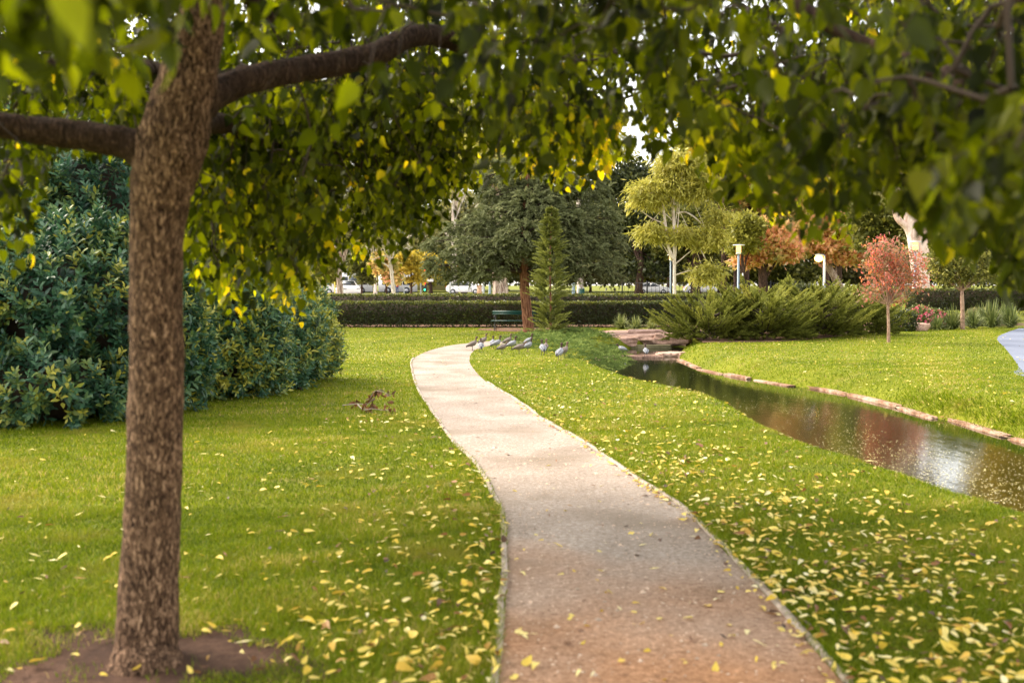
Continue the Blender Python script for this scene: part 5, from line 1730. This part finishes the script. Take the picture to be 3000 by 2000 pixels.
protos = {}
ducks = [  # px, feet y, heading deg (0 = facing right, 90 = away), male, pose, label
    (1385, 1027, 8, 0, 'up', 'leftmost duck, buff-brown, standing on the path facing right'),
    (1416, 1014, 25, 0, 'up', 'pale duck behind the leftmost pair, head raised, on the far path edge'),
    (1409, 1032, 95, 1, 'up', 'dark-headed duck seen from behind at the tip of the middle lawn'),
    (1443, 1021, 80, 1, 'up', 'duck facing away just left of the white-bodied one on the path edge'),
    (1455, 1024, 2, 1, 'up', 'pale grey dark-headed duck in profile facing right at the path edge'),
    (1472, 1036, 40, 0, 'low', 'plump grey-buff duck with lowered head, alone in front of the group'),
    (1488, 1014, 20, 0, 'up', 'buff-headed duck partly hidden behind the one with the ruffled dark head'),
    (1500, 1027, 5, 1, 'up', 'duck with a ruffled dark head facing right in the middle of the group'),
    (1522, 1037, 5, 0, 'low', 'low-stretched buff duck with dark tail, front right of the group'),
    (1549, 1016, 8, 1, 'up', 'rear dark-headed duck above the pair in the middle of the group'),
    (1547, 1032, 22, 1, 'up', 'pale duck with black-brown head just behind the low-stretched one'),
    (1590, 1042, 100, 1, 'up', 'dark-headed duck seen from behind, front one of the next pair'),
    (1598, 1036, 75, 0, 'up', 'tan-headed duck standing close behind the one seen from behind'),
    (1640, 1056, 65, 1, 'up', 'nearest duck at the right, back turned, above the stream bank'),
    (1653, 1048, 40, 0, 'up', 'duck with head turned right behind the nearest one above the bank'),
    (1823, 1038, 150, 1, 'low', 'grey duck bending to the water beside the ground cover'),
    (1892, 1045, 92, 1, 'up', 'duck standing on the weir with its back turned and a mirror image below'),
]
for k, (px, py, hd, male, pose, lb) in enumerate(ducks):
    key = (male, pose)
    if key not in protos:
        o = make_duck(male, pose)
        protos[key] = o
    else:
        o = copy_tree(protos[key])
    z = 0.0 if k < 15 else (-.29 if k == 16 else -.30)
    w = G(px, py, z)
    if k < 15: w[2] = float(hz(w[0], w[1])) + .01
    o.location = (w[0], w[1], w[2])
    o.rotation_euler = (0, 0, math.radians(hd))
    s_ = [1.0, .97, .95, .93, 1.0, .95, .96, 1.03, 1.0, 1.0, 1.0, 1.05, .98, 1.06, 1.0, 1.0, .98][k] * .80
    o.scale = (s_, s_, s_)
    tag(o, lb, 'duck', 'ducks gathered by the path and pond')

# ---------------------------------------------------------------- fallen branch on the left lawn
def fallen_branch():
    o0 = G(1085, 1195)
    root = thing('fallen_branch', o0, 'small fallen branch with withered brown leaves on the left lawn', 'branch')
    def Q(px, py, h=0.0):
        w = G(px, py + h * F / o0[1]); w[2] = h + .03; return w
    g = Geo()
    for rows, r in (([Q(1003, 1193, .02), Q(1045, 1189, .04), Q(1070, 1189, .04), Q(1085, 1172, .14), Q(1100, 1153, .26), Q(1125, 1157, .25), Q(1145, 1165, .18)], .008),
                    ([Q(1048, 1191, .03), Q(1065, 1206, .02), Q(1090, 1204, .04), Q(1120, 1207, .03), Q(1152, 1210, .02)], .009),
                    ([Q(1065, 1206, .02), Q(1078, 1190, .08), Q(1092, 1178, .14)], .005)):
        s = smoothpts(rows, 4)
        g.add(*tube(s, np.linspace(r, r * .4, len(s)), 6))
    g.build('stem', M_KERB, root)
    g = Geo()
    cs = np.array([Q(1105, 1150, .27), Q(1118, 1160, .22), Q(1138, 1163, .2), Q(1080, 1198, .06), Q(1072, 1200, .05), Q(1088, 1202, .04), Q(1130, 1203, .06), Q(1145, 1205, .05), Q(1040, 1190, .03), Q(1092, 1176, .12)])
    p = np.repeat(cs, 9, 0) + RNG.normal(0, .03, (90, 3))
    p[:, 2] = np.maximum(p[:, 2], .03)
    scatter(g, T_HEART, p, norm(RNG.normal(0, .6, (90, 3)) + (0, 0, -.5)), rdir(90), RNG.uniform(.05, .1, 90), RNG.uniform(.0, .13, 90), wide=.7)
    g.build('withered_leaves', L_FALLEN, root)
fallen_branch()

# ---------------------------------------------------------------- lamps
def lamp(px, top, D, label, hot=False):
    t = P(px, top, D)
    z0 = float(hz(t[0], t[1]))
    root = thing('street_lamp', (t[0], t[1], z0), label, 'lamp', 'park lamps beyond the hedges')
    h = t[2] - z0
    g = Geo()
    g.add(*lathe([(.11, 0), (.11, .25), (.07, .3), (.065, h - .55)], (0, 0, 0), 12))
    g.build('pole', M_POLE, root, smooth=False, loc=(0, 0, 0))
    if hot:
        g = Geo()
        g.add(*tube([(0, 0, h - .56), (0, 0, h - .40), (-.1, -.05, h - .36), (-.30, -.12, h - .36)], .05, 8))
        g.add(*lathe([(.02, h - .30), (.18, h - .33), (.20, h - .37), (.16, h - .38)], (-.36, -.15, 0), 14))
        g.build('lamp_head', M_POLE, root, loc=(0, 0, 0))
        g = Geo()
        g.add(*lathe([(.04, h - .72), (.17, h - .66), (.23, h - .54), (.18, h - .43), (.06, h - .385)], (-.36, -.15, 0), 14))
        g.build('bulb', M_LAMPHOT, root, smooth=True, loc=(0, 0, 0))
        pl_ = bpy.data.lights.new('bulb_light', 'POINT'); pl_.energy = 30; pl_.color = (1, .55, .2); pl_.shadow_soft_size = .2
        po = bpy.data.objects.new('bulb_light', pl_); C.objects.link(po); po.parent = root; po.location = (-.36, -.35, h - .75)
    else:
        g = Geo()
        g.add(*lathe([(.06, h - .02), (.36, h - .05), (.37, h - .09), (.18, h - .12)], (0, 0, 0), 20))
        g.add(*lathe([(.13, h - .30), (.17, h - .30), (.17, h - .27), (.13, h - .27)], (0, 0, 0), 14))
        g.add(*lathe([(.09, h - .62), (.16, h - .58), (.16, h - .55), (.09, h - .54)], (0, 0, 0), 14))
        g.build('lamp_head', M_WHITE, root, loc=(0, 0, 0))
        g = Geo()
        g.add(*lathe([(.12, h - .54), (.155, h - .50), (.155, h - .31), (.125, h - .30)], (0, 0, 0), 14))
        g.add(*lathe([(.125, h - .27), (.15, h - .26), (.15, h - .13), (.1, h - .12)], (0, 0, 0), 14))
        g.build('glass', M_LAMP, root, loc=(0, 0, 0))


lamp(2164, 715, 61, 'tall lit lamp post with flat disc top left of the coral tree')
lamp(2416, 728, 54, 'brightest lamp with glaring orange bulb before the golden tree', True)
lamp(1965, 745, 98, 'smaller lit lamp directly left of the slim pale gum trunk')
lamp(2682, 705, 57, 'lit lamp with banded glass in front of the big pink-white gum trunk')

# ---------------------------------------------------------------- fence, street furniture
def fence(x0, x1, y, h, label):
    z0 = float(hz((x0 + x1) / 2, y))
    root = thing('iron_fence', ((x0 + x1) / 2, y, z0), label, 'fence')
    g = Geo()
    n = int((x1 - x0) / .42)
    for k in range(n):
        xx = x0 + (k + .5) * (x1 - x0) / n
        g.add(*box((xx, y, z0 + h / 2), (.035, .035, h)))
    g.add(*box(((x0 + x1) / 2, y, z0 + h - .12), (x1 - x0, .05, .05)))
    g.add(*box(((x0 + x1) / 2, y, z0 + .12), (x1 - x0, .05, .05)))
    g.build('pickets', M_IRON, root)
    m_ = max(2, int((x1 - x0) / 2.4) + 1)
    for k in range(m_):
        xx = x0 + k * (x1 - x0) / (m_ - 1)
        g = Geo().add(*box((xx, y, z0 + h / 2 + .06), (.12, .12, h + .12)))
        g.build('post', M_IRON, root)
zf = P(1823, 830, 108)
fence(float(P(1823, 830, 108)[0]), float(P(2330, 830, 108)[0]), 108, 1.42, 'black iron picket fence in front of the parked white cars')


def post(px, top, D, r, mat, label, name='post', bot=None):
    t = P(px, top, D); z0 = float(hz(t[0], t[1]))
    g = Geo().add(*lathe([(r, 0), (r, .2), (r * .9, .22), (r * .9, t[2] - z0 - .03), (r * .5, t[2] - z0)], (0, 0, 0), 10))
    o = g.build(name, mat)
    o.location = (t[0], t[1], z0)
    return tag(o, label, 'post')


post(1318, 822, 72, .055, M_POLEG, 'grey metal post in the white-flowered rose bush')
post(1184, 838, 80, .05, M_POLEG, 'thin grey post right of the bent pale gum')
post(1435, 826, 70, .10, M_POLE, 'short blue post beside the stout shaggy trunk')
post(1417, 826, 90, .09, M_POLEG, 'white-grey post between terracotta pillar and blue post')
post(981, 826, 92, .06, M_YEL, 'yellow post left of the straight pale trunk')
post(2176, 800, 92, .07, M_WHITE, 'short white post just right of the tall lamp')
# wide pale square pillar and terracotta pillar
def pillar(px, top, D, w, mat, label, name):
    t = P(px, top, D); z0 = float(hz(t[0], t[1])); h = t[2] - z0
    g = Geo().add(*box((0, 0, h / 2), (w, w, h)))
    g.add(*box((0, 0, h + .04), (w * 1.12, w * 1.12, .08)))
    o = g.build(name, mat); o.location = (t[0], t[1], z0)
    tag(o, label, 'pillar')
pillar(1680, 832, 74, .22, M_POLE, 'pale blue-grey square pillar behind the young cypress', 'gate_pillar')
pillar(1404, 838, 92, .42, M_BRICKY, 'terracotta pillar beside the white car with red lights', 'gate_pillar')
# green bin
t = P(1703, 846, 76); z0 = float(hz(t[0], t[1])); h = t[2] - z0
root = thing('litter_bin', (t[0], t[1], z0), 'dark green litter bin with a pale lid behind the hedge', 'bin')
Geo().add(*box((0, 0, h / 2), (.44, .44, h), taper=1.06)).build('body', M_GREENP, root, loc=(0, 0, 0))
Geo().add(*box((0, 0, h + .035), (.50, .50, .06), taper=.8)).build('lid', M_POLEG, root, loc=(0, 0, 0))
# traffic lights
def signal(px, top, D, label, arm=True):
    t = P(px, top, D); z0 = float(hz(t[0], t[1])); h = t[2] - z0
    root = thing('traffic_light', (t[0], t[1], z0), label, 'traffic light')
    Geo().add(*lathe([(.08, 0), (.07, h)], (0, 0, 0), 10)).build('pole', M_POLEG, root, loc=(0, 0, 0))
    for k, dz in enumerate((.75, 2.2)):
        hd = Geo().add(*box((.45, -.1, h - dz), (.42, .3, 1.15))).add(*box((.15, 0, h - dz), (.3, .06, .06))).build('signal_head', M_IRON, root, loc=(0, 0, 0))
        for q, mm in enumerate((M_REDL, M_IRON, M_GREENL)):
            if k == 1 and q != 1 or q == 0:
                V, Fs = lathe([(.10, -.01), (.10, .01)], (0, 0, 0), 12)
                V = np.column_stack([V[:, 0] + .45, V[:, 2] - .262, V[:, 1] + h - dz + .35 - .35 * q])
                Geo().add(V, Fs).build('lens', mm, hd, loc=(0, 0, 0))
    Geo().add(*box((.75, -.02, h - 1.5), (1.3, .05, .3))).build('street_sign', M_WHITE, root, loc=(0, 0, 0))
signal(1233, 782, 112, 'traffic light pole with two black signal heads left of the broad conifer')


def car(px, D, heading, label, mat=M_WHITE, suv=True):
    t = P(px, 860, D); z0 = float(hz(t[0], t[1])) + .03
    root = thing('parked_car', (t[0], t[1], z0), label, 'car')
    L, Wd, Hh = 4.4, 1.8, 1.55
    prof = np.array([(-2.18, .42), (-2.2, .75), (-2.12, .98), (-1.95, 1.05), (-1.55, 1.46), (-1.2, 1.53), (-.2, 1.55), (.25, 1.50), (1.05, 1.08), (1.7, 1.0), (2.08, .85), (2.2, .62), (2.2, .40), (1.9, .28), (-1.9, .28)])
    yy_ = [(-.90, 0), (-.80, .05), (.80, .05), (.90, 0)]
    V = []
    for yv_, ins in ((-.90, 0.0), (-.84, .03), (.84, .03), (.90, 0.0)):
        for x_, z_ in prof:
            k_ = 1.0 if abs(yv_) < .88 else 0.985
            tum = 1 - .22 * max(0, (z_ - 1.0)) / .55
            V.append((x_ * k_, yv_ * tum, z_ if abs(yv_) < .88 else z_ - (.03 if z_ > .9 else 0)))
    n = len(prof)
    q = np.arange(n)
    Qs = [np.stack([a * n + q, a * n + (q + 1) % n, (a + 1) * n + (q + 1) % n, (a + 1) * n + q], -1) for a in range(3)]
    g = Geo().add(V, Qs + [q[::-1][None].copy(), (q + 3 * n)[None].copy()])
    body = g.build('body', mat, root, loc=(0, 0, 0))
    for sy in (-1, 1):
        for pts in ([(-1.62, 1.06), (-1.35, 1.40), (-.42, 1.45), (-.42, 1.04)], [(-.36, 1.04), (-.36, 1.45), (.15, 1.42), (.92, 1.03)]):
            pts = np.array(pts)
            tum = 1 - .22 * np.maximum(0, pts[:, 1] - 1.0) / .55
            V = np.concatenate([np.column_stack([pts[:, 0], sy * (.905 * tum), pts[:, 1]]), np.column_stack([pts[:, 0], sy * (.885 * tum), pts[:, 1]])])
            Geo().add(V, [np.array([[0, 1, 2, 3], [7, 6, 5, 4], [0, 4, 5, 1], [1, 5, 6, 2], [2, 6, 7, 3], [3, 7, 4, 0]])]).build('window', M_GLASSD, root, loc=(0, 0, 0))
        for x_ in (-1.35, 1.35):
            def rot(V): return np.column_stack([V[:, 0] + x_, V[:, 2] + sy * .80, V[:, 1] + .33])
            V, Fs = lathe([(.20, -.12), (.31, -.115), (.335, -.06), (.335, .06), (.31, .115), (.20, .12)], (0, 0, 0), 20)
            wh = Geo().add(rot(V), Fs).build('wheel', M_TYRE, root, loc=(0, 0, 0))
            V, Fs = lathe([(.03, -.135), (.19, -.122), (.19, .122), (.03, .135)], (0, 0, 0), 14)
            Geo().add(rot(V), Fs).build('rim', M_RIM, wh, loc=(0, 0, 0))
        Geo().add(*box((-2.13, sy * .72, .90), (.14, .28, .17))).build('tail_light', M_REDL if False else plain('tail_lens', (.7, .02, .03), .3), root, loc=(0, 0, 0))
        Geo().add(*box((2.08, sy * .66, .74), (.2, .34, .13))).build('headlight', M_RIM, root, loc=(0, 0, 0))
    V = np.array([(-1.99, -.62, 1.07), (-1.99, .62, 1.07), (-1.60, .55, 1.43), (-1.60, -.55, 1.43)]) + np.array([-.035, 0, .03])
    Geo().add(np.concatenate([V, V + (.02, 0, -.02)]), [np.array([[0, 1, 2, 3], [7, 6, 5, 4], [0, 4, 5, 1], [1, 5, 6, 2], [2, 6, 7, 3], [3, 7, 4, 0]])]).build('rear_window', M_GLASSD, root, loc=(0, 0, 0))
    V = np.array([(1.02, -.66, 1.10), (1.02, .66, 1.10), (.30, .58, 1.49), (.30, -.58, 1.49)]) + np.array([.03, 0, .03])
    Geo().add(np.concatenate([V, V + (-.02, 0, -.02)]), [np.array([[0, 1, 2, 3], [7, 6, 5, 4], [0, 4, 5, 1], [1, 5, 6, 2], [2, 6, 7, 3], [3, 7, 4, 0]])]).build('windscreen', M_GLASSD, root, loc=(0, 0, 0))
    root.rotation_euler = (0, 0, math.radians(heading))
    return root


car(1912, 134, -3, 'white hatchback behind the fence left of the slim pale gum')
car(2050, 134, -3, 'white sedan half hidden by the black tree trunk behind the fence')
car(1018, 100, -70, 'pale car facing the park beside the straight pale trunk')
car(1364, 118, -8, 'white car with red rear lights seen under the broad conifer')
car(930, 108, 185, 'white car behind the rose bush at the left end of the hedge')


def bus(px0, px1, D, label):
    a = P(px0, 860, D); b = P(px1, 860, D)
    z0 = float(hz(a[0], D)) + .03
    c = (a + b) / 2
    root = thing('city_bus', (c[0], D, z0), label, 'bus')
    L = b[0] - a[0]; h = 3.0
    g = Geo().add(*box((0, 0, .35 + (h - .6) / 2), (L, 2.4, h - .6))).add(*box((0, 0, h - .125), (L - .02, 2.38, .245), taper=.94))
    g.build('body', M_WHITE, root, loc=(0, 0, 0))
    nw = max(2, int(L / 1.6))
    for k in range(nw):
        xx = -L / 2 + .5 + (k + .5) * (L - 1.0) / nw
        Geo().add(*box((xx, -1.21, 1.85), ((L - 1.0) / nw - .12, .04, 1.1))).build('window', M_GLASSD, root, loc=(0, 0, 0))
    for x_ in (-L / 2 + 1.3, L / 2 - 1.4):
        V, Fs = lathe([(.3, -.15), (.46, -.14), (.5, -.08), (.5, .14)], (0, 0, 0), 18)
        wh = Geo().add(np.column_stack([V[:, 0] + x_, V[:, 2] - 1.1, V[:, 1] + .5]), Fs).build('wheel', M_TYRE, root, loc=(0, 0, 0))
        V, Fs = lathe([(.05, -.18), (.28, -.155), (.28, .1)], (0, 0, 0), 14)
        Geo().add(np.column_stack([V[:, 0] + x_, V[:, 2] - 1.1, V[:, 1] + .5]), Fs).build('rim', M_RIM, wh, loc=(0, 0, 0))
bus(958, 1092, 140, 'white bus left of the spotted white trunk')
bus(1112, 1222, 144, 'white bus between the spotted trunk and the traffic light')

# person by the bus
def person(px, D, label):
    t = P(px, 862, D); z0 = float(hz(t[0], t[1])) + .03
    root = thing('person', (t[0], t[1], z0), label, 'person')
    me = bpy.data.meshes.new('body')
    J = [(0, 0, .95), (0, 0, 1.2), (0, 0, 1.42), (0, -.01, 1.52), (0, -.02, 1.66), (.09, 0, .9), (.10, -.05, .5), (.10, -.02, .06), (-.09, 0, .9), (-.10, .1, .5), (-.10, .16, .07), (.2, 0, 1.40), (.25, .02, 1.12), (.24, -.1, .88), (-.2, 0, 1.40), (-.25, .0, 1.12), (-.24, .08, .88), (.10, -.14, .03), (-.10, .04, .03)]
    E = [(0, 1), (1, 2), (2, 3), (3, 4), (0, 5), (5, 6), (6, 7), (0, 8), (8, 9), (9, 10), (2, 11), (11, 12), (12, 13), (2, 14), (14, 15), (15, 16), (7, 17), (10, 18)]
    Rr = [.14, .13, .14, .055, .10, .09, .065, .045, .09, .065, .045, .06, .045, .035, .06, .045, .035, .04, .04]
    me.from_pydata(J, E, [])
    o = bpy.data.objects.new('body', me); C.objects.link(o); o.parent = root
    me.materials.append(plain('navy_clothes', (.05, .07, .18), .8))
    sk = o.modifiers.new('skin', 'SKIN')
    for v, r in zip(me.skin_vertices[0].data, Rr): v.radius = (r, r * .85)
    me.skin_vertices[0].data[0].use_root = True
    o.modifiers.new('sub', 'SUBSURF').levels = 1
    o.modifiers['sub'].render_levels = 1
    g = Geo().add(*lathe([(.17, .98), (.185, 1.15), (.20, 1.36), (.12, 1.46)], (0, 0, 0), 12))
    g.build('jacket', plain('red_jacket', (.65, .10, .06), .8), root, smooth=True, loc=(0, 0, 0))
    g = Geo().add(*lathe([(.08, 1.64), (.11, 1.70), (.10, 1.77), (.03, 1.81)], (0, .01, 0), 12))
    g.build('hair', M_DK, root, smooth=True, loc=(0, 0, 0))
person(1164, 136, 'pedestrian in a red jacket and navy trousers before the second bus')

# pale building beyond the street
def building(x0, x1, D, h, label):
    a = float(P(x0, 855, D)[0]); b = float(P(x1, 855, D)[0])
    z0 = float(hz(0, D))
    root = thing('office_building', ((a + b) / 2, D, z0), label, 'building')
    L = b - a
    Geo().add(*box((0, 6, h / 2), (L, 12, h))).build('wall', M_CREAM, root, loc=(0, 0, 0))
    Geo().add(*box((0, 6, h + .25), (L + .8, 12.8, .5))).build('roof', M_POLEG, root, loc=(0, 0, 0))
    for st in range(int(h // 3.4)):
        for k in range(int(L // 3.2)):
            xx = -L / 2 + 1.9 + k * 3.2
            fr = Geo().add(*box((xx, -.03, 2.0 + st * 3.4), (1.7, .12, 1.8))).build('window', M_WHITE, root, loc=(0, 0, 0))
            Geo().add(*box((xx, -.07, 2.0 + st * 3.4), (1.5, .10, 1.6))).build('pane', M_GLASSD, fr, loc=(0, 0, 0))
building(1150, 1330, 215, 17, 'cream office building glimpsed left of the broad conifer across the street')
